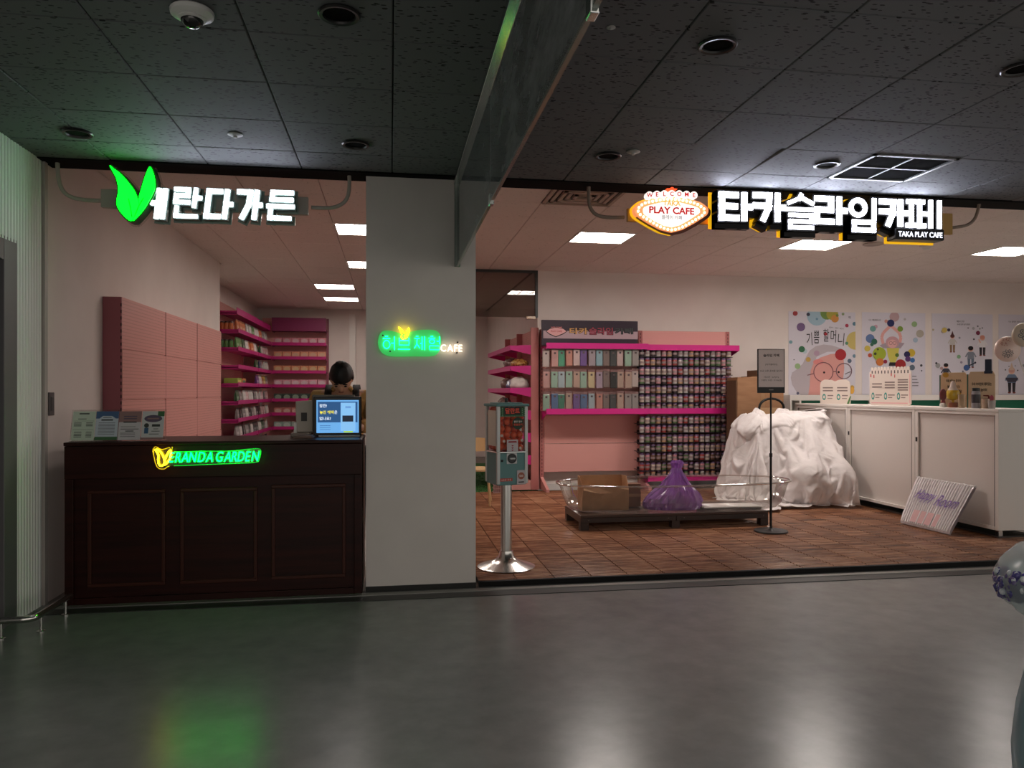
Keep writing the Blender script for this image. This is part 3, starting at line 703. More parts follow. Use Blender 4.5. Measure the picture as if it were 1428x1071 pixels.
def leafneon(pts, r, Y, mat, parent):
    q = [P(a, b, Y=Y) for a, b in leafpts(pts, 4)]; MB().tube(q, r, 6, closed=True).build('leaf', mat, parent, smooth='all')
leafneon([(556,456),(562,462),(566,467),(565,471),(562,472.5),(559.5,470),(560,465)], .004, YP-.035, YN, t)
leafneon([(570,457),(570.5,463),(568,469),(564.5,471.5),(566,466)], .004, YP-.035, YN, t)
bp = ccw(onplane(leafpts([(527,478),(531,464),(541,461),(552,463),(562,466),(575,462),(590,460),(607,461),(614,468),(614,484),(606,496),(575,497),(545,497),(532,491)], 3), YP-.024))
MB().prism(bp, YP-.024, YP-.018).build('backing', M('neon_board_glow', (120,220,150), .4, em=(0,238,84), es=.36), t)  # board glows by itself, standing in for tube light caught in the acrylic
for px, py in ((534,468),(544,490),(638,477.5),(637,492)):
    p = P(px, py, Y=YP-.012); MB().prism([(.006*math.cos(a*PI/5), .006*math.sin(a*PI/5)) for a in range(10)], -.014, .012).build('standoff', M('standoff', (60,60,58), .3, .8), t, p)

# neon on the counter front
YC = 5.10
CGN = M('neon_green', (40,240,150), .4, em=(0,255,60), es=NEON_E*2.2)
t = thing('counter_neon_sign', 'green neon shop lettering with yellow leaf on the dark counter front', 'neon sign', (0,0,0))
c = P(299, 637, Y=YC-.03); a, b = P(235,640,Y=YC-.03).x, P(362,636,Y=YC-.03).x
text('ERANDA GARDEN', CGN, t, ((a+b)/2, YC-.026, c.z), w=b-a, h=.066, bold=.0, shear=.25, ext=.008, split=True, gap=.05, name='letter')
YN2 = M('neon_yellow_counter', (250,230,60), .4, em=(255,222,20), es=NEON_E*1.3)
leafneon([(217,627),(223,629),(228,637),(229.5,645),(226,649.5),(222,648),(220.5,641),(221,635)], .0056, YC-.03, YN2, t)
leafneon([(237,628),(238.5,633),(236,641),(230,648),(230,641),(233,634)], .0056, YC-.03, YN2, t)
bp = ccw(onplane(leafpts([(213,629),(217,623),(226,627),(240,623),(243,630),(280,629),(320,629),(358,625.5),(364,630),(361,641),(355,645),(310,647),(262,649),(236,650),(229,654),(219,651)], 3), YC-.016))
MB().prism(bp, YC-.018, YC-.012).build('backing', ACRYL, t)
nb = len(bp)
for nm, sel, mt in (('lit_edge', [q for q in bp if q[0] > P(243,637,Y=YC).x], M('edge_green', (40,220,90), .4, em=(0,240,70), es=.28)), ('lit_edge', [q for q in bp if q[0] <= P(243,637,Y=YC).x], M('edge_yellow', (230,210,60), .4, em=(255,215,20), es=.6))):
    up = sorted([q for q in sel if q[1] > P(290,638,Y=YC).z]); dn = sorted([q for q in sel if q[1] <= P(290,638,Y=YC).z], reverse=True)
    path = up+dn if sel[0][0] > P(243,637,Y=YC).x else up[::-1]+dn[::-1]
    MB().tube([(x, YC-.015, z) for x, z in path], .0028, 5).build(nm, mt, t, smooth='all')
for px, py in ((230,650),(356,643)): MB().prism([(.006*math.cos(a*PI/5), .006*math.sin(a*PI/5)) for a in range(10)], -.01, .0115).build('standoff', M('standoff'), t, P(px, py, Y=YC-.012))

# ------------------------------------------------------------------ counter
CT = 1.03
t = thing('reception_counter', 'long dark mahogany reception counter with three framed front panels', 'counter', (-1.1, YC, 0))
L0, L1 = -2.02+1.1, -.19+1.1
bx(L0-.002, L1+.004, -.008, .62, CT-.022, CT).build('worktop', WOOD, t, bev=.004)
bx(L0, L1, 0, .05, .80, CT-.024).build('fascia', WOOD, t, bev=.003)
bx(L0+.05, L1-.05, .035, .06, .04, .80).build('front_board', WOOD, t)
bx(L0, L0+.05, .005, .06, 0, .80).build('stile', WOOD, t, bev=.003); bx(L1-.05, L1, .005, .06, 0, .80).build('stile', WOOD, t, bev=.003)
bx(L0, L0+.03, .06, .6, 0, CT-.024).build('side_board', WOOD, t); bx(L1-.03, L1, .06, .6, 0, CT-.024).build('side_board', WOOD, t)
bx(L0+.05, L1-.05, .01, .035, 0, .045).build('plinth', WOOD, t, bev=.003)
for a, b, c, d in ((123,683,231,817),(252,680,359,812),(379,675,482,806)):
    X0, X1, Z0, Z1 = R4(a, b, c, d, YC+.035); X0 += 1.1; X1 += 1.1; m = MB(); q = .022
    for e in ((X0,X1,Z0,Z0+q),(X0,X1,Z1-q,Z1),(X0,X0+q,Z0+q,Z1-q),(X1-q,X1,Z0+q,Z1-q)):
        m.box(e[0], e[1], .018, .036, e[2], e[3])
    fr = m.build('panel_frame', M('moulding_wood', (66,33,25), .4, spec=.25), t, bev=.004)
    bx(X0+q, X1-q, .028, .036, Z0+q, Z1-q).build('panel', WOOD, t)
# leaflet holder
t = thing('leaflet_holder', 'slanted clear acrylic holder with four printed leaflets on the counter', 'holder', (0,0,0))
a, b = P(93,617,Y=5.14).x, P(224,615,Y=5.14).x; wq = (b-a)/4
tilt = math.radians(-14)
hb = MB().obox((0,0,.107), (b-a+.012, .004, .2)).build('back_plate', ACRYL, t, ((a+b)/2, 5.2, CT), rot=(tilt,0,0))
bx(-(b-a)/2, (b-a)/2, -.03, .1, .001, .004).build('foot', ACRYL, t, ((a+b)/2, 5.2, CT))
PAPER = [M('paper_sage', (196,212,194), .6), M('paper_blue', (196,206,216), .6), M('paper_grey', (204,202,204), .6), M('paper_pale', (206,208,206), .6)]
def ink(c): return M('ink_%d_%d_%d' % c, c, .6)
llab = ['pale green printed leaflet, leftmost in the acrylic holder', 'leaflet with blue top corners and green foot in the holder', 'pale pinkish grey leaflet, third in the acrylic holder', 'leaflet with mauve oval title and small blue figure, rightmost']
for k in range(4):
    cx = a+wq*(k+.5)
    r = thing('leaflet', llab[k], 'leaflet', (cx, 5.196, CT+.006), group='leaflets in the counter holder'); r.rotation_euler = (tilt, 0, 0)
    W, H = wq*.97/2, .19
    bx(-W, W, -.0035, -.002, 0, H).build('sheet', PAPER[k], r)
    m = MB(); mats = [ink((60,66,62)), ink((70,100,140)), ink((64,110,70)), ink((96,84,104)), ink((150,120,116)), ink((60,96,130))]
    def bar(x, z, w_, h_=.004, mi=0, y=-.0042): m.box(x-w_/2, x+w_/2, y, y+.0006, z-h_/2, z+h_/2, mi)
    if k == 0:
        bar(0, H*.92, .06, .008); bar(-.01, H*.74, .05)
        for z in (.60,.54,.5): bar(-.035, H*z, .045); bar(.035, H*z, .04)
        for z in (.28,.22,.17,.12): bar(-.03, H*z, .045); bar(.035, H*z, .035)
        bar(0, H*.37, .12, .0015, 2); bar(0, H*.67, .12, .0015, 2)
    if k == 1:
        m.box(-W, W, -.0037, -.0034, H*.75, H, 1); m.box(-W, W, -.0037, -.0034, 0, H*.12, 2)
        m.prism([(-W*.8,H*.13),(W*.8,H*.13),(W*.8,H*.74),(W*.4,H*.84),(-W*.4,H*.84),(-W*.8,H*.72)], -.0040, -.0036, 6)
        mats.append(PAPER[1]); bar(0, H*.79, .05); bar(0, H*.70, .07, .009)
        for z in range(9): bar(0, H*(.6-.05*z), .10, .0025)
    if k == 2:
        m.box(-W, W, -.0037, -.0034, H*.62, H, 4)
        for z in (.82,.74): bar(0, H*z, .08, .007, 3)
        bar(0, H*.62, .08, .008, 0); bar(0, H*.38, .11, .004); bar(0, H*.31, .05, .006)
        for z in (.46,.24,.18,.12): bar(-.01, H*z, .09, .003)
    if k == 3:
        m.prism([(.055*math.cos(q*PI/12)+.0, H*.74+.024*math.sin(q*PI/12)) for q in range(24)], -.0038, -.0034, 3); bar(0, H*.74, .07, .009, 4, -.0044)
        m.box(W*.4, W, -.0037, -.0034, H*.82, H, 2); m.box(-.05, -.025, -.0038, -.0034, H*.22, H*.42, 5)
        m.prism([(-.038+.015*math.cos(q*PI/8), H*.5+.015*math.sin(q*PI/8)) for q in range(16)], -.0038, -.0034, 0)
        bar(.02, H*.5, .05, .016); bar(.02, H*.38, .03, .004); bar(.02, H*.3, .05); bar(.01, H*.2, .06); m.box(-W, W, -.0037, -.0034, 0, H*.08, 4)
    m.build('print', mats, r)
# point-of-sale screen, printer and small things on the counter
PB = 5.44
t = thing('customer_screen', 'black framed point of sale screen glowing blue on the counter', 'monitor', (0,0,0))
x0, x1, z0, z1 = R4(437, 553, 504, 608, PB); 
xm, zm = (x0+x1)/2, (z0+z1)/2; W, H = x1-x0, z1-z0
bx(x0, x1, PB, PB+.03, z0, z1).build('bezel', BLACK, t, bev=.006)
bx(x0-.012, x0+W*.86, PB+.03, PB+.055, z0+.02, z1+.012).build('rear_case', M('case_grey', (120,114,106), .45), t, bev=.006)
SCR = M('screen_blue', (60,130,200), .3, em=(116,186,248), es=.8)
a0, a1, b0, b1 = x0+W*.065, x1-W*.055, z0+H*.08, z1-H*.09
sw, sh = a1-a0, b1-b0
bx(a0, a1, PB-.002, PB+.001, b0, b1).build('screen', SCR, t)
m = MB(); mm = [M('screen_navy', (36,80,130), .3, em=(34,84,136), es=.8), M('screen_pale', (130,190,240), .3, em=(140,202,255), es=.8), M('screen_dark', (16,36,60), .3, em=(14,34,60), es=.5), M('screen_lime', (180,220,60), .3, em=(180,220,60), es=.8)]
m.box(a0+sw*.03, a0+sw*.55, PB-.003, PB-.002, b0+sh*.32, b1-sh*.05, 0); m.box(a0+sw*.55, a1-sw*.03, PB-.003, PB-.002, b0+sh*.32, b1-sh*.05, 0)
m.box(a0+sw*.57, a0+sw*.92, PB-.004, PB-.003, b0+sh*.06, b1-sh*.08, 1); m.box(a0+sw*.61, a0+sw*.87, PB-.005, PB-.004, b0+sh*.34, b0+sh*.53, 2)
m.box(a0+sw*.64, a0+sw*.86, PB-.005, PB-.004, b0+sh*.01, b0+sh*.055, 3)
for z in (.22,.16,.1): m.box(a0+sw*.08, a0+sw*.33, PB-.003, PB-.002, b0+sh*z, b0+sh*(z+.012), 0)
for z in (.8,.76): m.box(a0+sw*.68, a0+sw*.81, PB-.005, PB-.004, b0+sh*z, b0+sh*(z+.012), 0)
m.build('screen_graphics', mm, t)
SW = M('screen_text_white', (225,238,250), .4, em=(225,238,250), es=.9); SY = M('screen_text_yellow', (240,230,60), .4, em=(240,226,60), es=.9)
def L_(s, x, z, mat, w_): text(s, mat, t, (a0+sw*x, PB-.0035, b0+sh*z), w=sw*w_, h=sh*.105, bold=.02, ext=.0005)
L_('잠깐!', .155, .83, SW, .17); L_('놓친 혜택', .24, .63, SY, .33); L_('은', .455, .63, SW, .07); L_('없나요?', .205, .44, SW, .27)
bx(a0+sw*.05, x1-W*.02, PB-.03, PB+.13, CT+.001, CT+.012).build('stand_base', M('case_silver', (176,172,166), .35, .3), t, bev=.003)
bx(xm-.05, xm+.05, PB+.02, PB+.055, CT+.01, z0+.03).build('stand_neck', M('case_grey'), t)
t = thing('receipt_printer', 'upright grey device turned aside, left of the blue screen', 'printer', (0,0,0))
x0, x1, z0, z1 = R4(413, 558, 438, 606, 5.52)
b_ = MB().prism([(x0,CT+.03),(x1,CT+.03),(x1,z1),(x0-.005,z1-.008)], 5.52, 5.60).build('body', M('device_taupe', (186,176,164), .5), t, bev=.006)
bx(x0+.035, x0+.075, 5.512, 5.522, CT+.11, CT+.17).build('slot', M('device_slot', (52,48,46), .5), t)
bx(x0-.012, x0+.006, 5.50, 5.56, CT+.028, CT+.10).build('paper', WHITEP, t)
bx(x0-.03, x1-.02, 5.46, 5.64, CT+.001, CT+.028).build('base', M('device_base', (150,138,128), .5), t, bev=.004)
t = thing('card_tray', 'flat brownish tray lying on the counter before the grey device', 'tray', (0,0,0))
x0, x1, z0, z1 = R4(409, 604, 437, 612, 5.3)
bx(x0, x1, 5.26, 5.42, CT+.001, CT+.012).build('tray', M('tray_brown', (120,96,86), .5), t, bev=.003); bx(x0+.01, x1-.01, 5.27, 5.41, CT+.0125, CT+.02).build('pad', M('tray_pad', (150,130,120), .6), t, bev=.003)

# ------------------------------------------------------------------ left shop: bare pink pegboard run
t = thing('pegboard_run', 'long bare pink pegboard wall unit behind the counter', 'display wall', (-2.17, 6.17, 0))
XF = .137
bx(0.002, XF-.01, 0, 3.40, 0, 2.06).build('core', PINKM, t)
bx(0.002, XF, -.012, 0, 0, 2.075).build('end_panel', MAUVE, t, bev=.003)
sl = MB()
for k in range(40): sl.box(XF-.006, XF+.001, -.0135, -.012, .05+k*.05, .075+k*.05)
sl.build('slot', DARK, t)['kind'] = 'stuff'
for k in range(3):
    y0 = .004+k*1.135
    for h0, h1 in ((.10,.49),(.495,.885),(.89,1.28),(1.285,1.675),(1.68,2.075)):
        bx(XF-.010, XF-.001+(.003 if (k+int(h0*10)) % 3 == 0 else 0), y0, y0+1.128, h0, h1).build('panel', PEGY, t, bev=.002)
    bx(XF-.01, XF+.002, y0+1.128, y0+1.135, .0, 2.075).build('upright', M('pink_dark', (150,92,86), .45), t)

# far shelving, packed with snack pouches and boxes
UP = M('upright_pink', (190,118,114), .45)
def lipshelf(name, parent, x0, x1, y0, y1, z, front, lip=.055):
    """tray shelf with a magenta lip; front = '-y' or '+x' or '-x'"""
    m = MB().box(x0, x1, y0, y1, z-.03, z-.018)
    if front == '-y': m.box(x0, x1, y0-.004, y0+.004, z-.035, z-.035+lip); m.box(x0,x0+.004,y0,y1,z-.05,z+.005); m.box(x1-.004,x1,y0,y1,z-.05,z+.005)
    if front == '+x': m.box(x1-.004, x1+.004, y0, y1, z-.035, z-.035+lip); m.box(x0,x1,y0,y0+.004,z-.05,z+.012); m.box(x0,x1,y1-.004,y1,z-.05,z+.012)
    if front == '-x': m.box(x0-.004, x0+.004, y0, y1, z-.035, z-.035+lip); m.box(x0,x1,y0,y0+.004,z-.05,z+.012); m.box(x0,x1,y1-.004,y1,z-.05,z+.012)
    return m.build(name, M('magenta_shaded', (178,28,112), .4), parent)  # darker copy of the shelf magenta: the back room's dimmer light put into colour
LZ = [2.28-.272*k for k in range(9)]
t = thing('side_gondola', 'tall pink shelf rack of snacks along the left wall in back', 'shelf rack', (0,0,0))
bx(-2.598, -2.56, 11.85, 15.48, 0, 2.72).build('back_panel', PEGY, t)
for y in (11.82, 13.65): bx(-2.598, -2.53, y, y+.03, 0, 2.76).build('upright', UP, t)
lipshelf('canopy', t, -2.56, -2.30, 11.9, 15.1, 2.56, '+x', .10)
for z in LZ: 
    for y0, y1 in ((11.9,13.64),(13.66,15.1)): lipshelf('shelf', t, -2.56, -2.28, y0, y1, z, '+x', .06)
t = thing('rear_gondola', 'pink shelf rack of boxed snacks on the far back wall', 'shelf rack', (0,0,0))
bx(-2.5, -1.24, 15.45, 15.495, 0, 2.80).build('back_panel', PEGX, t); bx(-1.27, -1.225, 15.42, 15.495, 0, 2.80).build('upright', M('upright_mauve', (150,80,96), .45), t)
lipshelf('canopy', t, -2.27, -1.25, 15.12, 15.45, 2.56, '-y', .26).data.materials[0] = M('canopy_plum', (132,44,90), .45)
for z in LZ: lipshelf('shelf', t, -2.27, -1.25, 15.12, 15.45, z, '-y', .06)
PCOL = {'orange': (196,110,60), 'green': (80,130,64), 'dark green': (44,84,50), 'white': (206,202,196), 'navy': (54,60,104), 'purple': (104,72,128), 'grey': (130,126,124), 'black': (44,42,44), 'pale pink': (206,170,170), 'yellow': (206,180,84), 'red': (176,62,58)}
def pouch_mesh(col, w_=.11, h_=.16, d_=.035):
    """a filled pouch: pillow body, crimped top, label patch; the front looks to +x"""
    m = MB(); c = .5
    ring = lambda z, dx, dy: [(dx,-dy,z),(dx,dy,z),(-dx,dy,z),(-dx,-dy,z)]
    lv = [(0,.5*d_,.46*w_),(.3*h_,.55*d_,.5*w_),(.72*h_,.32*d_,.49*w_),(.88*h_,.05*d_,.47*w_),(h_,.04*d_,.49*w_)]
    vs = [p for z, dx, dy in lv for p in ring(z, dx, dy)]; fs = [(3,2,1,0),(16,17,18,19)]; mi = [0,0]
    for i in range(4):
        for j in range(4): fs.append((i*4+j, i*4+(j+1)%4, i*4+4+(j+1)%4, i*4+4+j)); mi.append(0 if i < 3 else 1)
    m.v = vs; m.f = fs; m.m = mi
    m.add([(.56*d_,-.3*w_,.18*h_),(.56*d_,.3*w_,.18*h_),(.5*d_,.3*w_,.52*h_),(.5*d_,-.3*w_,.52*h_)], [(0,1,2,3)], 2)
    dark = tuple(int(q*.6) for q in PCOL[col]); lite = tuple(min(255, int(q*.5+110)) for q in PCOL[col])
    return m.mesh('pouch', [M('pouch_'+col, PCOL[col], .3, coat=.3), M('pouch_top_'+col, dark, .35), M('pouch_label_'+col, lite, .4)])
PM = {c: pouch_mesh(c) for c in PCOL}
PALS = [['orange','orange','orange','white','white','green','white','white','orange','grey','white','white'], ['green','green','dark green','white','orange','orange','white','dark green','dark green','white','pale pink','pale pink'],
        [None]*7+['dark green','navy','grey','white','white'], [None]*7+['purple','white','orange','yellow','grey'], ['dark green','grey','white','pale pink','white','white','grey','white','white','pale pink','grey','pale pink'],
        ['grey','black','grey','white','black','grey','white','black','black','pale pink','pale pink','white'], ['grey','white','black','grey','black','white','black','black','white','dark green','grey','white'], ['black','grey','grey','white','grey','black','white','grey','pale pink','pale pink','white','grey']]
SHN = ['top','second','third','fourth','fifth','sixth','seventh','eighth']
for k, z in enumerate(LZ[:8]):
    for i, c in enumerate(PALS[k]):
        if c is None: continue
        y = 12.09+i*.239 if i < 7 else 13.785+(i-7)*.25
        o = ob('snack_pouch', PM[c], None, (-2.33+random.uniform(-.01,.01), y, z-.0175), rot=(0, 0, random.uniform(-.12,.08)))
        o.scale = (1, 1.72, 1.22)
        tag(o, f'{c} snack pouch, {ORD[i]} from the near end of the {SHN[k]} left shelf', 'snack', 'snack pouches on the left rack')
# upright cartons at the near end of the two top shelves
for k, c, lab in ((0,'orange','orange'), (1,'green','green')):
    for i in range(3):
        r = tag(MB().lathe([(.026,0),(.03,.01),(.032,.13),(.028,.15)], 10, mis=[0,0,1]).build('snack_cup', [M('pouch_'+c), M('cup_lid', (48,40,40), .4)], None, (-2.52+.064*i, 11.95, LZ[k]-.0178), smooth=True),
            f'{lab} snack tube, {ORD[i]} from the wall at the end of the {SHN[k]} shelf', 'snack', 'snack tubes at the rack end')
# two bright mixed cartons on the fourth shelf
for i, c in enumerate(((150,170,70),(196,120,70))):
    o = bx(-.1, .1, -.16, .16, 0, .11).build('snack_carton', [M('carton_%d' % i, c, .5)], None, (-2.40, 12.12+i*.36, LZ[3]-.0178), bev=.003)
    bx(.1, .102, -.11, .11, .03, .08).build('label', M('carton_label_%d' % i, (60,110,70) if i else (220,200,120), .5), o); tag(o, ('yellow-green' if i == 0 else 'orange')+' snack carton near the rack end on the fourth left shelf', 'carton', 'snack cartons on the left rack')
BC = [('rose pink',(204,130,140),(238,200,206)), ('salmon',(206,140,110),(236,190,160)), ('tan orange',(196,130,92),(232,196,150)), ('pale pink',(206,150,160),(240,216,220)), ('dark green',(50,66,58),(150,170,150)), ('red-brown',(176,110,100),(226,190,176)), ('mint grey',(140,160,150),(206,220,210)), ('dusty pink',(186,120,120),(226,190,190))]
for k, z in enumerate(LZ[:8]):
    nm, c0, c1 = BC[k]
    bxm = bx(-.078, .078, -.06, .06, 0, .135).mesh('snack_box', M('box_'+nm, c0, .45))
    c1 = tuple(int(q*.86) for q in c1)
    lm = MB().prism([(.06*math.cos(q*PI/10), .07+.045*math.sin(q*PI/10)) for q in range(20)], -.0615, -.06).mesh('label', M('box_label_'+nm, c1, .45)); wm = bx(-.06,.06,-.0615,-.06,.008,.022).mesh('name_strip', M('box_strip', (232,224,214), .5))
    for i in range(6):
        o = ob('snack_box', bxm, None, (-2.16+i*.165, 15.2, z-.0178)); ob('label', lm, o); ob('name_strip', wm, o)
        tag(o, f'{nm} snack box, {ORD[i]} from the left on the {SHN[k]} back shelf', 'snack box', 'snack boxes on the rear rack')
# ------------------------------------------------------------------ right shop: pink gondola on the back wall
GX = [1.985, 3.375, 4.67]
t = thing('wall_gondola', 'pink pegboard gondola with magenta shelves on the back wall', 'shelf rack', (0,0,0))
for k in (0,1):
    for h0, h1 in ((.26,.64),(.645,1.03),(1.035,1.42),(1.425,1.80),(1.805,2.19)): bx(GX[k]+.06, GX[k+1]-.005, 9.99, 10.005, h0, h1).build('pegboard_panel', PEGX, t, bev=.0015)
sl = MB()
for x in (GX[0]+.03, GX[1]+.025, GX[2]+.01):
    bx(x-.025, x+.025, 9.975, 10.03, .03, 2.19).build('upright', UP, t)
    for k in range(42): sl.box(x-.004, x+.004, 9.972, 9.9755, .12+k*.049, .15+k*.049)
sl.build('slot', DARK, t)['kind'] = 'stuff'
for x in (GX[0]+.03, GX[1]+.025, GX[2]+.01):
    MB().prism([(0,.035),(.40,.035),(.40,.075),(.1,.16),(0,.2)], -.02, .02).build('foot', PINKM, t, (x, 9.98, 0), rot=(0,0,-PI/2))
def wshelf(k, z, d=.325, lip=.075):
    x0, x1 = GX[k]+.045, GX[k+1]-.0
    m = MB().box(x0, x1, 9.985-d, 9.985, z-.022, z-.012).box(x0-.02, x1+.03, 9.98-d, 9.988-d, z-.05, z-.05+lip)
    for x in (x0-.02, x1+.02): m.add([(x,9.985,z-.012),(x,9.985-d,z-.02),(x,9.985-d,z-.05),(x,9.985,z-.14),(x+.005,9.985,z-.012),(x+.005,9.985-d,z-.02),(x+.005,9.985-d,z-.05),(x+.005,9.985,z-.14)], [(0,1,2,3),(7,6,5,4),(0,4,5,1),(1,5,6,2),(2,6,7,3),(3,7,4,0)])
    m.build('shelf', MAG, t)
wshelf(0, 1.965); wshelf(1, 1.955); wshelf(0, 1.10); wshelf(1, 1.10); wshelf(1, .195)
# header board on the first bay
h = thing('header_board', 'dark purple header board with small shop logo on the top shelf', 'sign', (0,0,0))
hx0, hx1, hz0, hz1 = R4(755.5, 447, 889.5, 476, 9.7)
hz0 = 1.956
bx(hx0, hx1, 9.70, 9.74, hz0, hz1).build('board', M('header_purple', (44,30,46), .5), h, bev=.003)
bx(hx0+.02, hx1, 9.697, 9.70, hz0+(hz1-hz0)*.28, hz0+(hz1-hz0)*.58).build('band', M('header_band', (176,150,158), .5), h)
def hp(px, py): p = P(px, py, Y=9.695); return p.x, p.z
dd = [hp(762,462), hp(767,458.5), hp(775,457), hp(785,458.5), hp(790,462), hp(785,465), hp(775,469), hp(767,465.5)]
MB().prism(grow(ccw(dd), .012), 9.694, 9.697).build('emblem_edge', M('header_dark', (24,14,22), .5), h); MB().prism(dd, 9.692, 9.694).build('emblem', M('header_pink', (214,160,160), .5), h)
text('PLAY CAFE', M('ink_red', (170,40,60), .5), h, (hp(776,462)[0], 9.6915, hp(776,462)[1]), w=.15, h=.022, bold=.02, ext=.0005)
text('WELCOME', M('header_rose', (206,120,120), .5), h, (hp(776,457)[0], 9.6935, hp(776,456.6)[1]), w=.15, h=.018, bold=.02, ext=.0005)
for s, a, b, c, hgt in (('타카',794,820,(196,150,92),.085),('슬라임',821,855,(140,54,72),.098),('카페',857,883,(58,64,66),.085)):
    m_ = M('ink_%d' % c[0], c, .5); xa, xb = hp(a,461)[0], hp(b,461)[0]
    text(s, M('header_dark'), h, ((xa+xb)/2, 9.695, hp(a,461.5)[1]), w=(xb-xa)*1.02, h=hgt*1.1, bold=.075, ext=.0008); text(s, m_, h, ((xa+xb)/2, 9.694, hp(a,461.5)[1]), w=(xb-xa)*.98, h=hgt, bold=.03, ext=.0008)
# hanging slime-phone style packets: three rows
PK = {'white': (206,190,186), 'pink': (200,150,146), 'green': (70,160,124), 'coral': (206,140,124), 'pale pink': (214,186,184), 'purple': (110,72,150), 'lilac grey': (168,154,164), 'light blue': (142,180,192), 'taupe': (126,104,98), 'black': (30,27,28), 'mint': (156,192,172), 'grey': (164,156,154), 'ice blue': (176,196,206), 'cream': (208,190,148), 'lilac': (180,158,180), 'blue': (72,108,160), 'beige': (196,166,150), 'deep green': (36,128,96)}
rows = [(485.5,512,['white','pink','green','coral','pale pink','purple','lilac grey','light blue','taupe','black','pale pink','mint','grey']),
        (515,541.5,['pink','mint','ice blue','mint','beige','mint','cream','lilac','taupe','black','beige','beige','white']),
        (546.5,569,['mint','blue','deep green','beige','purple','blue','ice blue','coral','taupe','black','beige','grey','grey'])]
pxs = [761.5,773,783,793.5,803.5,813.5,825,835.5,845.3,855,864.5,875.5,885.7]
FILM = mat_thin('packet_film', (250,248,246), .12, (240,236,232), .02, spec=.45)
YK = 9.72
pkm = {}
for c, col in PK.items():
    m = MB().box(-.045, .045, -.02, .02, -.24, -.025)
    pkm[c] = m.mesh('slime_packet', M('packet_'+c, col, .3, coat=.6))
wr = MB(); nx, nz = 5, 7
vs = []
for i in range(nz+1):
    for j in range(nx+1):
        vs.append((-.05+.1*j/nx, -.026-.006*noise.noise(Vector((j*1.3,i*.9,3))), -.25+.26*i/nz))
wr.add(vs, [(i*(nx+1)+j, i*(nx+1)+j+1, (i+1)*(nx+1)+j+1, (i+1)*(nx+1)+j) for i in range(nz) for j in range(nx)])
wr = wr.mesh('film', FILM)
hd = bx(-.046, .046, -.012, -.009, -.03, .005).mesh('header_card', M('packet_card', (150,112,110), .5)); pt = bx(-.014, .014, -.0215, -.02, -.075, -.05).mesh('tag', M('packet_tag', (90,70,76), .5))
hk = MB().tube([(0,9.98-YK,-.004),(0,-.06,-.004),(0,-.066,.002)], .003, 5).mesh('hook', STEEL)
RN = ['top','middle','bottom']
for r, (ya, yb, cols) in enumerate(rows):
    ztop = P(800, ya, Y=YK).z; 
    for i, c in enumerate(cols):
        x = P(pxs[i], ya, Y=YK).x
        o = ob('slime_packet', pkm[c], None, (x, YK+random.uniform(-.02,.02), ztop+random.uniform(-.012,.008)), rot=(0,0,random.uniform(-.12,.12)), bev=.008)
        ob('film', wr, o, smooth=True); ob('header_card', hd, o); ob('tag', pt, o)
        tag(o, f'{c} hanging packet, {ORD[i]} from left in the {RN[r]} row of packets', 'packet', 'hanging packets in the left bay')
        ob('hook', hk, t, (x, YK, ztop))
    bx(GX[0]+.08, GX[1]-.02, 9.965, 9.985, ztop-.012, ztop+.004).build('hook_bar', M('hook_bar', (120,84,82), .4), t)
# jars: two blocks of seven rows by seventeen
jb = [(0,0),(.026,0),(.032,.004),(.032,.060),(.027,.066)]
lid = MB().lathe([(.029,.064),(.031,.066),(.031,.082),(.028,.085)], 12).mesh('lid', M('jar_lid', (112,90,124), .35))
JC = [('pale',(190,176,160)),('brown',(96,66,50)),('red',(150,56,50)),('green',(84,110,70)),('clear',(176,172,168)),('tan',(178,140,104)),('dark',(48,38,40)),('pink',(190,130,136))]
jm = [MB().lathe([(.027,0),(.032,.004),(.032,.022),(.0325,.022),(.0325,.046),(.032,.046),(.032,.06),(.027,.066)], 12, mis=[0,0,1,1,1,0,0]).mesh('slime_jar', [M('jar_'+n, c, .25, coat=.4), M('jar_label', (142,124,124), .5)]) for n, c in JC]
jy = [(497.2,'above'),(509.5,'above'),(522.3,'above'),(535,'above'),(547.8,'above'),(560.5,'above'),(571.6,'above'),(590,'below'),(602.5,'below'),(616,'below'),(628.8,'below'),(641.3,'below'),(654.2,'below'),(664.5,'below')]
YJ = 9.72
for r, (py, side) in enumerate(jy):
    z = P(955, py, Y=YJ).z; x0, x1 = P(895, py, Y=YJ).x, P(1016, py, Y=YJ).x
    bx(x0-.033, x1+.04, YJ-.04, YJ+.04, z-.012, z-.004).build('jar_rail', M('rail_dark', (40,28,36), .5), t)
    bx(x0+.02, x1+.03, 9.96, 9.985, z-.04, z+.02).build('rail_back', M('rail_dark'), t)
    for x in (x0-.02, x1+.02): MB().box(x-.004, x+.004, YJ+.03, 9.97, z-.012, z-.004).build('rail_arm', M('rail_dark'), t)
    rr_ = r % 7
    for i in range(17):
        q = random.randrange(len(JC)); x = x0+(x1-x0)*i/16
        o = ob('slime_jar', jm[q], None, (x, YJ, z-.0038), smooth=True, rot=(0,0,random.uniform(0,6))); o.scale = (1.04, 1.04, 1.2)
        ob('lid', lid, o, smooth=True)
        tag(o, f'small jar, {ORD[i]} from left in {ORD[rr_]} row {side} the middle magenta shelf', 'jar', 'little jars in the right bay')

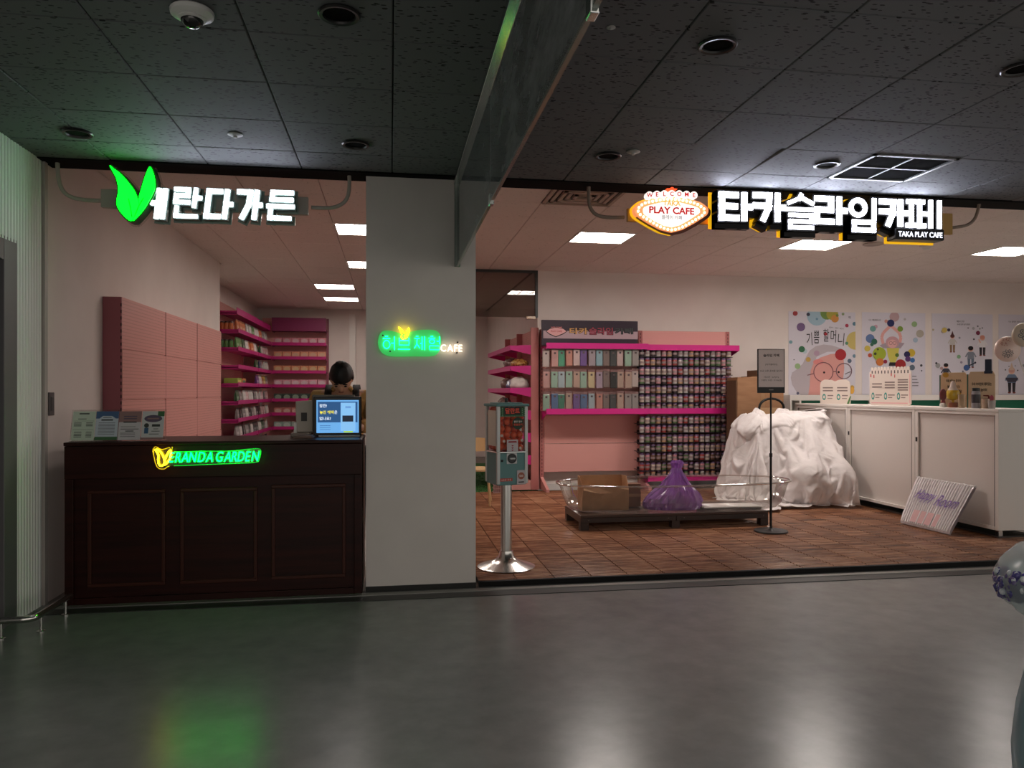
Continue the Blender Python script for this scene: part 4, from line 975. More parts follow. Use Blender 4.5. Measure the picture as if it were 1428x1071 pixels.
# side gondola at the back room wall, seen end-on
t = thing('side_gondola', 'pink shelf rack with magenta trays facing left beside the grass carpet', 'shelf rack', (0,0,0))
bx(1.94, 1.975, 10.0, 12.3, .03, 2.20).build('back_panel', PEGY, t)
for y in (9.94, 11.1, 12.27): bx(1.86, 1.965, y, y+.05, .03, 2.21).build('upright', UP, t, bev=.002)
SZ = [1.955,1.68,1.385,1.075,.775,.475]
for z in SZ:
    for y0, y1 in ((9.95,11.1),(11.11,12.27)):
        m = MB().box(1.58, 1.86, y0+.004, y1-.004, z-.022, z-.012).box(1.575, 1.582, y0, y1, z-.05, z+.015)
        for y in (y0, y1-.005): m.add([(1.86,y,z+.02),(1.58,y,z+.01),(1.58,y,z-.045),(1.86,y,z-.11),(1.86,y+.005,z+.02),(1.58,y+.005,z+.01),(1.58,y+.005,z-.045),(1.86,y+.005,z-.11)], [(3,2,1,0),(4,5,6,7),(0,1,5,4),(1,2,6,5),(2,3,7,6),(3,0,4,7)])
        m.build('shelf', MAG, t)
bx(1.56, 1.86, 9.95, 12.27, .03, .16).build('base_deck', PINKM, t, bev=.004)
def blob(name, label, cat, c, s, mat, amp=.25, fr=2.5, seed=0, group=None, nu=20, nv=14, parent=None, flat=True):
    m = MB(); m.ball((0,0,0), 1, nu=nu, nv=nv); vs = []
    for v in m.v:
        v = Vector(v); d = 1+amp*noise.noise(v*fr+Vector((seed,0,0)))+amp*.5*abs(noise.noise(v*fr*2.3+Vector((seed,4,0))))
        q = Vector((v.x*s[0]*d, v.y*s[1]*d, v.z*s[2]*d)); 
        if flat: q.z = max(q.z, -s[2]*.8)+s[2]*.8
        vs.append(tuple(q))
    m.v = vs; o = m.build(name, mat, parent, c, smooth='all')
    if label: tag(o, label, cat, group)
    return o
CB = varied('candy_mix', (176,120,60), (70,40,60), nscale=40, rough=.25, detail=2, kind='obj', coat=.5)
CBG = varied('candy_gold', (196,150,80), (110,50,30), nscale=38, rough=.25, detail=2, kind='obj', coat=.5)
CBB = varied('candy_blue', (70,90,150), (190,190,200), nscale=26, rough=.25, detail=2, kind='obj', coat=.5)
CBP = varied('candy_purple', (120,96,160), (40,34,50), nscale=40, rough=.25, detail=2, kind='obj', coat=.5)
FLUFF = varied('fluff_white', (226,218,212), (196,186,180), nscale=14, rough=.7, kind='obj')
CLB = varied('clear_bag', (168,140,134), (110,88,84), nscale=16, rough=.2, detail=3, kind='obj', coat=.6)
sg = 'bags on the left-facing rack'
for nm, lab, c, s, mat in (('candy_bag','bag of gold and brown candy on the second shelf of the left-facing rack',(1.73,10.15,1.669),(.12,.15,.07),CBG), ('clear_bag','crumpled clear bag behind the candy on the second rack shelf',(1.69,10.60,1.671),(.10,.15,.085),CLB),
    ('fluff_bag','bag of white fluff on the third shelf of the left-facing rack',(1.73,10.13,1.374),(.125,.13,.10),FLUFF), ('toy_bag','bag of blue and yellow pieces behind the white fluff bag',(1.72,10.52,1.374),(.11,.15,.09),CBB), ('clear_bag','tall crumpled clear bag at the back of the third rack shelf',(1.70,10.98,1.376),(.1,.07,.095),CLB),
    ('clear_bag','clear bag of small parts above the vending machine, fourth rack shelf',(1.72,10.25,1.064),(.11,.2,.075),CLB), ('clear_bag','boxy clear pouch at the back of the fourth rack shelf',(1.70,11.3,1.064),(.1,.13,.11),CLB),
    ('candy_bag','bag of red and pale candy on the fifth rack shelf',(1.73,10.15,.764),(.11,.14,.08),CB), ('fluff_bag','bag of pale shreds on the sixth rack shelf',(1.73,10.15,.464),(.11,.14,.07),CLB), ('bead_bag','bag of purple beads at the bottom of the left-facing rack',(1.72,10.16,.163),(.10,.13,.10),CBP)):
    blob(nm, lab, 'bag', c, s, mat, seed=c[2]*7+c[1], group=sg)
t = thing('wire_basket', 'small pinkish wire basket at the foot of the left-facing rack', 'basket', (1.42, 9.75, .036))
for z in (.0,.05,.1,.15): MB().tube([(-.1,-.07,z),(.1,-.07,z),(.1,.07,z),(-.1,.07,z)], .004, 5, closed=True).build('ring', M('basket_pink', (196,150,146), .4), t)
for a in range(8): x = -.1+.0286*a; MB().tube([(x,-.07,0),(x,-.07,.16)], .003, 5).build('wire', M('basket_pink'), t)
bx(-.09,.09,-.06,.06,.004,.12).build('content', M('basket_content', (150,116,110), .6), t)

# ------------------------------------------------------------------ capsule vending machine on a steel post
vm = P(706, 790, Z=.035)
t = thing('capsule_machine', 'teal capsule vending machine full of orange capsules on a steel pole', 'vending machine', (vm.x, vm.y, .035), rz=math.radians(14))
MB().lathe([(.215,0),(.217,.006),(.19,.018),(.13,.036),(.085,.056),(.058,.085),(.05,.12)], 40).build('base', STEEL, t, smooth=True)
MB().tube([(0,0,.08),(0,0,.64)], .042, 24).build('pole', STEEL, t, smooth=True)
TEAL = M('teal_paint', (96,140,140), .4)
hw, z0, zm_, z1 = .115, .625, .862, 1.205
bx(-hw, hw, -hw, hw, z0, zm_).build('coin_box', TEAL, t, bev=.006)
bx(-hw-.008, hw+.008, -hw-.008, hw+.008, zm_, zm_+.012).build('tray_rim', ALU, t, bev=.003)
for x in (-hw+.004, hw-.004):
    for y in (-hw+.004, hw-.004): bx(x-.012, x+.012, y-.012, y+.012, z0+.01, z1).build('corner_rail', M('rail_white', (188,192,190), .35, .3), t, bev=.003)
MB().prismz([(-hw-.018,-hw-.018),(hw+.018,-hw-.018),(hw+.018,hw+.018),(-hw-.018,hw+.018)], z1, z1+.02).build('lid', TEAL, t, bev=.008)
bx(-hw+.02, hw-.02, -hw+.02, hw-.02, z1+.02, z1+.028).build('lid_top', TEAL, t, bev=.003); MB().lathe([(.012,0),(.012,.03),(.006,.035)], 12, (0,0,z1+.028)).build('lock', BLACKM, t, smooth=True)
PANE = mat_thin('machine_pane', (248,248,246), .05, (230,230,230), .0, spec=.12)
for a in range(4):
    rm = Matrix.Rotation(PI/2*a, 3, 'Z'); m = MB().obox(rm@Vector((0,-hw+.002,(zm_+z1)/2+.006)), (2*hw-.03,.003,z1-zm_-.014), rm); m.build('window', PANE, t)
ORG = [M('capsule_orange', (226,88,44), .3, coat=.3), M('capsule_red', (200,66,40), .3, coat=.3)]
cap = [MB().ball((0,0,0), .026, nu=14, nv=10).mesh('capsule', o) for o in ORG]
capr = MB().lathe([(.010,0),(.0105,.002),(.006,.004)], 12).mesh('capsule_mark', M('mark_white', (226,214,206), .5))
rr = random.Random(5)
for lz in range(7):
    for ix in range(4):
        for iy in range(4):
            if 0 < iy < 3 and 0 < ix < 3: continue
            off = .012*(lz % 2)
            p = (-.078+.05*ix+off*.6+rr.uniform(-.004,.004), -.078+.052*iy+rr.uniform(-.003,.003), zm_+.04+.0455*lz+rr.uniform(-.004,.004))
            c = ob('capsule', cap[rr.random() < .3], t, p, smooth='all')
            if iy == 0 and rr.random() < .35: ob('capsule_mark', capr, c, (rr.uniform(-.008,.008), -.0245, rr.uniform(-.006,.008)), rot=(PI/2,0,0))
yf = -hw-.001
bx(-hw+.012, hw-.012, yf-.003, yf, z1-.075, z1-.004).build('title_card', M('card_green', (30,76,40), .5), t)
bx(-.065, .065, yf-.004, yf-.003, z1-.06, z1-.004).build('title_panel', M('card_black', (14,16,14), .5), t)
text('달란트', M('ink_coral', (226,84,60), .5), t, (0, yf-.0045, z1-.032), w=.115, h=.042, bold=.03, ext=.001)
dots = MB()
for k in range(9):
    for s in (-1,1): dots.box(s*.088+(-.008 if k % 2 else .008)-.003, s*.088+(-.008 if k % 2 else .008)+.003, yf-.004, yf-.003, z1-.07+.007*k, z1-.066+.007*k)
for k in range(16): dots.box(-.098+.0125*k, -.094+.0125*k, yf-.004, yf-.003, z1-.073, z1-.069)
dots.build('card_dots', M('dot_mint', (150,200,160), .5), t)
MB().prism([(.044+.044*math.cos(a*PI/14), z1-.125+.044*math.sin(a*PI/14)) for a in range(28)], yf-.004, yf).build('badge', M('badge_green', (26,50,32), .5), t)
text('불만 접수', M('mark_white'), t, (.044, yf-.0045, z1-.112), w=.066, h=.015, bold=.02, ext=.0008); text('환불문의', M('ink_coral'), t, (.044, yf-.0045, z1-.134), w=.07, h=.016, bold=.02, ext=.0008)
bx(-.044, .044, yf-.004, yf, zm_+.012, zm_+.098).build('arrow_card', M('card_grey', (196,190,194), .5), t)
m = MB()
for k in range(3): z = zm_+.058-.017*k; m.prism([(-.01,z),(.01,z),(0,z-.011)], yf-.0048, yf-.004)
m.prism([(-.036,zm_+.076),(.036,zm_+.076),(.03,zm_+.088),(-.03,zm_+.088)], yf-.0048, yf-.004); m.build('arrows', M('ink_maroon', (150,40,56), .5), t)
bx(-.046, .036, yf-.004, yf, zm_-.08, zm_-.001).build('dial_plate', M('plate_pale', (184,186,186), .3, .4), t, bev=.002)
MB().lathe([(.035,0),(.036,.006),(.030,.010),(.030,.006),(.001,.006)], 24).build('dial_ring', DGREY, t, (-.005, yf-.004, zm_-.04), rot=(PI/2,0,0), smooth=True)
bx(-.027, .017, yf-.022, yf-.008, zm_-.047, zm_-.033).build('dial_handle', M('plate_pale'), t, bev=.004)
MB().lathe([(.009,0),(.009,.006),(.004,.008)], 12).build('keyhole', BLACKM, t, (-.083, yf, zm_-.055), rot=(PI/2,0,0))
bx(-.1, .0, yf-.003, yf, z0+.03, z0+.052).build('price_strip', M('strip_red', (186,70,60), .5), t); text('500원 전용', M('mark_white'), t, (-.05, yf-.0035, z0+.041), w=.08, h=.013, ext=.0006)
bx(.036, .105, yf-.004, yf, z0+.004, z0+.108).build('coin_card', M('card_grey'), t)
MB().prism([(.07+.026*math.cos(a*PI/12), z0+.066+.026*math.sin(a*PI/12)) for a in range(24)], yf-.005, yf-.004).build('coin_disc', M('coin_brown', (164,96,76), .5), t)
text('500', M('mark_white'), t, (.07, yf-.0052, z0+.066), w=.032, h=.016, bold=.02, ext=.0006); bx(.048,.092,yf-.0048,yf-.004,z0+.016,z0+.024).build('coin_print', M('ink_dark', (50,44,44), .6), t)
bx(-hw-.003, -hw, -.08, .075, zm_+.05, z1-.03).build('side_label', M('paper_cream', (214,206,192), .6), t)

# ------------------------------------------------------------------ chair and high table behind the pillar
BEE = M('beech', (206,170,124), .45)
t = thing('cafe_chair', 'light beech chair half hidden by the white pillar', 'chair', (.93, 8.72, .036))
bk = []
m = MB(); nx = 12
vs = []
for side in (0, .014):
    for i in range(5):
        for j in range(nx+1):
            u = j/nx*2-1; zz = .60+.165*i/4; hw_ = .215*(1-.12*(i/4)**3); e = 1-.12*(abs(u)**4)
            vs.append((u*hw_, .19-.04*u*u*0+.035*(1-u*u)+side, .60+.0825+(zz-.6825)*e))
n1 = 5*(nx+1)
fs = [(i*(nx+1)+j, i*(nx+1)+j+1, (i+1)*(nx+1)+j+1, (i+1)*(nx+1)+j) for i in range(4) for j in range(nx)]
fs2 = [tuple(n1+q for q in f[::-1]) for f in fs]
edge = [j for j in range(nx+1)]+[i*(nx+1)+nx for i in range(1,5)]+[4*(nx+1)+j for j in range(nx-1,-1,-1)]+[i*(nx+1) for i in range(3,0,-1)]
fe = [(edge[k], n1+edge[k], n1+edge[(k+1)%len(edge)], edge[(k+1)%len(edge)])[::-1] for k in range(len(edge))]
m.add(vs, fs+fs2+fe); m.build('backrest', BEE, t, smooth=True)
MB().prismz([(.20*math.copysign(abs(math.cos(a*PI/16))**.5, math.cos(a*PI/16)), .20*math.copysign(abs(math.sin(a*PI/16))**.5, math.sin(a*PI/16))) for a in range(32)], .40, .425).build('seat', BEE, t, bev=.006)
for s in (-1,1):
    MB().tube([(s*.17,-.15,.40),(s*.19,-.17,0)], [.017,.012], 10).build('leg', BEE, t, smooth=True)
    MB().tube([(s*.205,.20,.70),(s*.195,.17,.42),(s*.26,.25,0)], [.013,.017,.012], 10).build('leg', BEE, t, smooth=True)
t = thing('high_table', 'pale topped high table with dark base behind the beech chair', 'table', (.75, 11.0, .029))
bx(-.5,.42,-.35,.35,.99,1.02).build('tabletop', M('table_pale', (176,160,150), .5), t, bev=.006); 
for x in (-.42,.36): bx(x-.03,x+.03,-.3,.3,0,.99).build('leg', BLACKM, t, bev=.004)
t = thing('dark_chair', 'dark chair back standing beyond the beech chair under the table', 'chair', (.95, 10.5, .029))
bx(-.2,.2,.16,.19,.5,.84).build('backrest', M('chair_dark', (60,46,42), .5), t, bev=.02); bx(-.2,.2,-.2,.18,.43,.46).build('seat', M('chair_dark'), t, bev=.01)
for x in (-.17,.17):
    for y in (-.17,.17): MB().tube([(x,y,.43),(x*1.1,y*1.1,0)], .013, 8).build('leg', BLACKM, t)
    MB().tube([(x,.175,.45),(x,.18,.6)], .012, 8).build('post', BLACKM, t)

# ------------------------------------------------------------------ dark platform, clear tub, bags
t = thing('platform', 'low dark wooden pallet platform in the middle of the deck', 'platform', (2.72, 6.92, .035))
PW = M('platform_wood', (46,34,30), .35)
bx(-.95, .95, 0, .64, .118, .142).build('top_board', varied('platform_top', (52,38,32), (70,52,44), (1,14,1), 3, .3, kind='obj'), t, bev=.003)
for a, b in ((-.95,-.003),(.003,.95)): bx(a, b, 0, .022, .07, .117).build('rail', PW, t, bev=.002); bx(a, b, .618, .64, .07, .117).build('rail', PW, t, bev=.002)
for x in (-.95, .928): bx(x, x+.022, .022, .618, .07, .117).build('side_rail', PW, t, bev=.002)
for x in (-.95, -.045, .87):
    for y in (.0, .56): bx(x, x+.08, y, y+.08, 0, .07).build('leg', PW, t, bev=.003)
for x in (-.87, .9, -.08, .08): MB().lathe([(.006,0),(.006,.003),(.003,.004)], 10).build('bolt', M('bolt_grey', (110,104,100), .3, .8), t, (x, -.0001, .095), rot=(PI/2,0,0))
def tubpt(a, s, z):
    n = 2.6; c, q = math.cos(a), math.sin(a)
    return (1.21*s[0]*math.copysign(abs(c)**(2/n), c), .42*s[1]*math.copysign(abs(q)**(2/n), q), z)
t = thing('clear_tub', 'long oval clear plastic tub lying on the dark platform', 'tub', (2.83, 7.24, .178))
m = MB(); N = 64; lv = [((.84,.76),.0),((.88,.82),.008),((.92,.87),.05),((.95,.92),.13),((.97,.96),.22),((.985,.985),.262)]
vs = [tubpt(2*PI*j/N, s, z) for s, z in lv for j in range(N)]
m.add(vs, [(i*N+j, i*N+(j+1)%N, (i+1)*N+(j+1)%N, (i+1)*N+j) for i in range(len(lv)-1) for j in range(N)]+[tuple(range(N-1,-1,-1))])
m.build('shell', ACRYL, t, smooth='all')
MB().tube([tubpt(2*PI*j/N, (1,1), .27) for j in range(N)], .010, 8, closed=True).build('rim', mat_thin('rim_plastic', (236,232,228), .08, (236,230,226), .12, spec=1.3), t, smooth='all')
st_ = MB()
for k in range(5):
    y = -.15+.05*k; st_.tube([(.25, y, .012),(.55, y+.02*math.sin(k), .016),(.85, y-.01, .012)], .014, 6)
st_.build('pale_strips', M('strip_white', (236,228,222), .2, coat=.5), t, smooth='all')['label'] = 'row of thin white strips lying in the tub'  # thin white rods laid along the tub floor
PB_ = varied('kraft_paper', (196,152,114), (170,128,94), nscale=5, rough=.7, kind='obj', bs=.1)
t = thing('paper_bag', 'open brown kraft paper bag standing in the clear tub', 'bag', (2.075, 7.22, .186))
m = MB(); 
def bagring(hx, hy, z, w_): return [(-hx,-hy,z),(-hx*.3,-hy-w_,z),(hx*.3,-hy+w_,z),(hx,-hy,z),(hx+w_,0,z),(hx,hy,z),(0,hy+w_,z),(-hx,hy,z),(-hx-w_,0,z)]
rg = [bagring(.235,.09,0,0), bagring(.235,.10,.12,-.012), bagring(.23,.11,.22,.006), [(x, y, (.20-.03*(abs(x) < .1) if y < -.05 else z)) for x, y, z in bagring(.228,.12,.325,.014)]]
n = 9; m.add([p for r in rg for p in r], [tuple(range(n-1,-1,-1))]+[(i*n+j, i*n+(j+1)%n, (i+1)*n+(j+1)%n, (i+1)*n+j) for i in range(3) for j in range(n)])
o = m.build('body', PB_, t); sd = o.modifiers.new('thick', 'SOLIDIFY'); sd.thickness = .004
t2 = thing('side_carton', 'small brown carton lying beside the paper bag in the tub', 'carton', (2.42, 7.38, .186))
bx(-.08,.08,-.06,.06,0,.23).build('box', M('carton_brown', (110,76,58), .7), t2, bev=.004); bx(-.08,.08,-.0615,-.06,.1,.13).build('tape', M('tape_tan', (150,116,84), .3), t2)
# purple tied bag
t = thing('purple_bag', 'tied translucent purple plastic bag with a pointed knot in the tub', 'bag', (2.79, 7.17, .186))
VIO = mat_thin('purple_film', (206,156,232), .16, (206,146,238), .66, spec=1.6)
m = MB(); N = 90; lv = [(.25,.0),(.268,.03),(.272,.07),(.255,.11),(.225,.15),(.19,.19),(.155,.23),(.12,.27),(.09,.31),(.066,.345),(.05,.375),(.042,.40),(.05,.425),(.058,.45),(.04,.475)]
vs = []
for i, (r, z) in enumerate(lv):
    for j in range(N):
        a = 2*PI*j/N; k = max(0, (i-3)/8)
        f = 1+.09*math.sin(7*a+z*4)*k+.13*noise.noise(Vector((math.cos(a)*1.6, math.sin(a)*1.6, z*6)))+.12*(1-2*abs(noise.noise(Vector((math.cos(a)*3.5, math.sin(a)*3.5, z*7)))))-.06+.07*(1-2*abs(noise.noise(Vector((math.cos(a)*8, math.sin(a)*8, z*16+3)))))
        vs.append((r*f*math.cos(a)*1.05+z*.08, r*f*math.sin(a)*.62, z+.012*noise.noise(Vector((a*2,z*8,1)))*(i > 0)))
m.add(vs, [(i*N+j, i*N+(j+1)%N, (i+1)*N+(j+1)%N, (i+1)*N+j) for i in range(len(lv)-1) for j in range(N)]+[tuple(range(N-1,-1,-1)), tuple((len(lv)-1)*N+j for j in range(N))])
m.build('film', VIO, t)
rr = random.Random(11)
for k in range(16):
    col = rr.choice([(150,50,56),(60,40,90),(40,34,54),(190,110,70),(90,60,140),(60,50,60)])
    MB().obox((0,0,0), (.09,.07,.06), Matrix.Rotation(rr.uniform(0,3),3,'Z')@Matrix.Rotation(rr.uniform(-.4,.4),3,'X')).build('filling', M('fill_%d' % col[0], col, .5), t, (rr.uniform(-.16,.16), rr.uniform(-.07,.07), .05+.07*(k % 2)), bev=.012)

# ------------------------------------------------------------------ sign stand
sp = P(1075, 741, Z=.036)
t = thing('sign_stand', 'black pole sign stand with grey notice beside the clear tub', 'sign stand', (sp.x, sp.y, .036), rz=math.radians(-14))
MB().lathe([(.152,0),(.155,.004),(.150,.012),(.03,.016),(.014,.03),(.012,.05)], 40).build('base', M('stand_base', (44,42,42), .45, .2), t, smooth=True)
MB().tube([(0,0,.03),(0,0,.72)], .0115, 12).build('pole', BLACKM, t, smooth=True); MB().tube([(0,0,.70),(0,0,1.30)], .0085, 12).build('upper_pole', BLACKM, t, smooth=True); MB().tube([(0,0,.70),(0,0,.735)], .015, 12).build('collar', BLACKM, t, smooth=True)
sw, s0, s1 = .125, 1.30, 1.715
bx(-sw, sw, -.012, .010, s0, s1).build('frame', BLACKM, t, bev=.004)
bx(-sw+.009, sw-.009, -.0135, -.012, s0+.055, s1-.008).build('notice', M('notice_grey', (236,229,232), .5), t)
NK = M('ink_notice', (52,44,48), .6)
for s, z, w_, h_, b in (('슬라임 카페', s1-.062, .145, .028, .025), ('[타카플레이]', s1-.148, .105, .019, .0), ('신규 오픈 준비중 입니다', s1-.207, .205, .019, .0), ('가오픈 : 5/7(수)', s1-.267, .135, .018, .0), ('그랜드 오픈 : 5/10(금)', s1-.296, .19, .018, .0)):
    text(s, NK, t, (0, -.0138, z), w=w_, h=h_, bold=b, ext=.0005)
bx(-.02, .02, -.0135, -.012, s0+.026, s0+.036).build('maker_mark', M('mark_grey', (120,120,118), .4), t)
# ------------------------------------------------------------------ white cabinets along the right, things on them
clab = ['white sliding-door cabinet nearest the picture edge with the wrapped bundle against it', 'white sliding-door cabinet in the middle of the row', 'white sliding-door cabinet behind the white cloth heap']
for k, (y0, y1) in enumerate(((5.95,7.035),(7.04,8.20),(8.205,9.37))):
    t = thing('cabinet', clab[k], 'cabinet', (5.36, y0, .035), group='white cabinets on casters'); W = y1-y0
    bx(.015, .45, 0, .022, .07, 1.13).build('side_panel', CAB, t, bev=.003); bx(.015, .45, W-.022, W, .07, 1.13).build('side_panel', CAB, t, bev=.003)
    bx(.43, .45, .022, W-.022, .07, 1.13).build('back_panel', CAB, t); bx(-.006, .455, -.004, W-.001, 1.13, 1.158).build('top', CAB, t, bev=.004)
    bx(.015, .43, .022, W-.022, .07, .092).build('bottom', CAB, t)
    for e in ((0,.042),(W-.042,W)): bx(0, .02, e[0], e[1], .07, 1.13).build('stile', CAB, t, bev=.002)
    bx(0, .02, .042, W-.042, 1.10, 1.13).build('top_rail', CAB, t, bev=.002); bx(-.008, .02, .042, W-.042, .07, .10).build('bottom_rail', CAB, t, bev=.002)
    d = bx(.024, .034, .04, W-.04, .098, 1.104).build('door', M('door_white', (220,212,206), .45), t, bev=.002)
    bx(-.004, .002, W-.034, W-.010, .80, .845).build('handle', BLACKM, d, bev=.002); bx(.002, .02, .043, .05, .1, 1.1).build('shadow_gap', DARK, d)
    bx(.03, .42, .03, W-.03, .0, .012).build('plinth', M('plinth_dark', (70,62,58), .6), t)
    for x in (.06,.38):
        for y in (.06, W-.06): 
            c = MB().lathe([(.028,-.012),(.03,-.008),(.03,.008),(.028,.012)], 14).build('caster', BLACK, t, (x, y, .030), rot=(PI/2,0,0)); bx(-.02,.02,-.03,.03,-.018,.018).build('fork', STEEL, c, (0,.0,.0), rot=(0,0,0)); c.scale = (1,1,1)
# low cubby shelf with green back along the rear wall
t = thing('cubby_shelf', 'white open cubby shelf with green back below the posters', 'shelf', (0,0,0))
GRN = M('cubby_green', (46,140,110), .5)
bx(5.50, 9.6, 10.06, 10.08, .035, 1.30).build('back_panel', GRN, t)
bx(5.48, 9.6, 9.72, 10.08, 1.225, 1.30).build('top', CAB, t, bev=.003); bx(5.48, 9.6, 9.72, 10.08, .035, .06).build('bottom', CAB, t); bx(5.50, 9.6, 9.74, 10.06, .62, .645).build('shelf_board', CAB, t)
for x in (5.48,5.62,6.9,8.13,9.57): bx(x, x+.03, 9.72, 10.07, .06, 1.225).build('divider', CAB, t, bev=.003)
# posters on the rear wall
YW = 10.099
PPX = lambda cx, cy: (1080+cx/4.103, 400+cy/4.103)
def wp(cx, cy): p = P(*PPX(cx, cy), Y=YW); return p.x, p.z
def poster(x0, y0, x1, y1, label):
    a, b = wp(x0, y0), wp(x1, y0); c = wp((x0+x1)/2, y0)[1]; d = wp((x0+x1)/2, y1)[1]
    t = thing('poster', label, 'poster', (0,0,0), group='picture posters on the rear wall')
    bx(a[0], b[0], YW-.004, YW-.001, d, c).build('sheet', M('poster_paper', (214,210,220), .45), t)
    return t, (a[0], b[0], d, c)
class Print:
    def __init__(s, t, lim): s.t, s.lim, s.m, s.mats, s.k = t, lim, MB(), [], {}; s.y = YW-.0045
    def mat(s, c):
        if c not in s.k: s.k[c] = len(s.mats); s.mats.append(M('print_%d_%d_%d' % c, c, .5))
        return s.k[c]
    def poly(s, pts, c):
        x0, x1, z0, z1 = s.lim; q = [(min(max(x, x0), x1), min(max(z, z0), z1)) for x, z in pts]; s.y -= .00012
        r = []
        for p in q:
            if not r or (Vector(p)-Vector(r[-1])).length > 1e-5: r.append(p)
        if len(r) > 2: s.m.prism(r, s.y-.0001, s.y, s.mat(c))
    def disc(s, cx, cy, r, c, ry=None): s.poly([wp(cx+r*math.cos(a*PI/14), cy+(ry or r)*math.sin(a*PI/14)) for a in range(28)], c)
    def px(s, pts, c): s.poly([wp(*p) for p in pts], c)
    def line(s, pts, w_, c):
        for (ax, ay), (bx_, by) in zip(pts, pts[1:]):
            L = math.hypot(bx_-ax, by-ay) or 1; nx, ny = -(by-ay)/L*w_/2, (bx_-ax)/L*w_/2; s.px([(ax+nx,ay+ny),(bx_+nx,by+ny),(bx_-nx,by-ny),(ax-nx,ay-ny)], c)
    def ring(s, cx, cy, r, w_, c): s.line([(cx+r*math.cos(a*PI/12), cy+r*math.sin(a*PI/12)) for a in range(25)], w_, c)
    def done(s): s.m.build('print', s.mats, s.t)['kind'] = 'stuff'
INK = M('ink_black', (26,24,26), .5)
t, lim = poster(80, 143, 462, 635, 'poster with Korean title, coloured dots and pink bespectacled face, leftmost'); p = Print(t, lim)
for c in ((118,152,14,(160,44,50)),(242,165,57,(160,190,206)),(192,158,10,(40,40,66)),(242,184,7,(110,150,176)),(300,150,38,(108,140,60)),(330,156,34,(170,160,50)),(345,182,22,(206,140,60)),(358,164,8,(110,130,40)),(391,156,8,(130,150,110)),(413,222,10,(160,40,70)),(150,230,24,(112,84,130)),(456,212,11,(90,130,150)),(462,308,52,(206,186,110)),(92,316,10,(120,160,170)),(412,323,9,(90,140,110)),(172,368,14,(180,200,206)),(155,357,18,(44,104,70))): p.disc(*c)
p.px([(100,560),(92,520),(100,490),(130,470),(160,440),(180,400),(200,365),(235,340),(280,330),(330,336),(380,352),(400,372),(370,370),(300,372),(240,400),(215,470),(205,560),(225,610),(180,632),(130,610)], (186,176,182))
p.px([(190,635),(200,560),(205,480),(225,430),(260,405),(320,385),(380,380),(395,420),(398,470),(392,520),(380,560),(400,620),(400,635)], (220,158,150))
p.disc(250,430,30,(226,140,136),16)
for c in ((240,380,16,(180,150,170)),(192,416,14,(196,160,80)),(131,454,16,(150,180,130)),(428,424,12,(90,104,124)),(377,388,32,(170,36,44)),(132,609,8,(96,96,120)),(455,396,10,(110,140,160)),(443,575,12,(196,160,80)),(110,417,3,(50,50,50))): p.disc(*c)
p.px([(398,440),(430,446),(436,490),(410,500),(396,500)], (214,210,220))
p.ring(278, 488, 55, 5, (130,84,90)); p.ring(395, 482, 44, 5, (120,90,100)); p.line([(332,486),(351,484)], 5, (130,84,90)); p.line([(185,506),(224,496)], 5, (130,84,90)); p.disc(281,490,6,(40,20,24)); p.disc(364,488,6,(40,20,24))
p.line([(400,500),(420,490),(432,486)], 5, (110,104,112))
p.disc(290, 270, 9, (170,36,50)); p.done()
a, b = wp(178, 290), wp(400, 290)
for s, xa, xb, cy, rz in (('기',180,215,298,-.05),('쁨',222,256,287,0),('할',276,312,277,0),('머',318,352,282,.03),('니',360,398,300,.08)):
    q = wp((xa+xb)/2, cy); text(s, INK, t, (q[0], YW-.009, q[1]), w=(xb-xa)/4.103*.0104, h=.185, rot=(PI/2, rz, 0), ext=.0004)
q = wp(352, 236); text('글쓴이 · 그린이 · 옮긴이', INK, t, (q[0], YW-.009, q[1]), w=.23, h=.022, rot=(PI/2,.09,0), ext=.0003); q = wp(427,176); text('책', INK, t, (q[0], YW-.009, q[1]), h=.04, ext=.0003)
t, lim = poster(500, 148, 862, 640, 'poster of a pink figure raising both arms among coloured dots'); p = Print(t, lim)
p.line([(622,330),(612,290),(622,262),(664,222)], 17, (222,164,158)); p.line([(664,222),(712,262),(722,290),(714,330)], 17, (222,164,158))
for c in ((685,172,28,(190,160,164)),(638,197,10,(206,150,140)),(664,208,21,(36,44,96)),(578,228,11,(200,160,176)),(562,240,17,(110,160,156)),(718,241,16,(120,150,60)),(799,214,16,(150,180,130)),(831,268,22,(176,168,156)),(546,296,25,(96,120,166)),(570,314,17,(44,100,84)),(556,330,10,(60,110,90)),(805,305,14,(166,186,206)),(530,353,17,(206,184,80)),(545,392,12,(190,80,50)),(782,378,22,(206,176,60)),(757,387,18,(40,36,80)),(762,413,16,(90,50,110)),(788,420,14,(56,110,170)),(786,462,16,(96,110,126)),(838,450,7,(60,60,70)),(840,480,4,(50,50,60)),(744,186,7,(180,176,176))): p.disc(*c)
p.px([(600,335),(640,318),(710,318),(742,322),(720,352),(622,352)], (166,150,162)); p.px([(640,350),(712,350),(704,400),(690,432),(660,432),(648,400)], (206,196,90))
p.disc(673,318,38,(196,150,156),34); p.disc(673,326,26,(222,170,166),24); p.ring(663,322,9,2,(130,90,100)); p.ring(684,322,9,2,(130,90,100)); p.px([(655,432),(705,432),(712,452),(650,452)], (40,34,40))
for c in ((597,383,38,(160,176,50)),(573,383,8,(60,60,40)),(588,358,6,(80,90,40)),(600,430,22,(206,120,60)),(631,428,11,(150,40,70)),(718,445,30,(160,40,44)),(698,391,11,(90,120,50))): p.disc(*c)
for y in (512,530,548,565): p.line([(784,y),(800+((y*7)%24),y)], 5, (130,126,134))
p.done(); q = wp(572,190); text('나는 기쁨 할머니야.', INK, t, (q[0], YW-.0085, q[1]), w=.2, h=.026, ext=.0003)
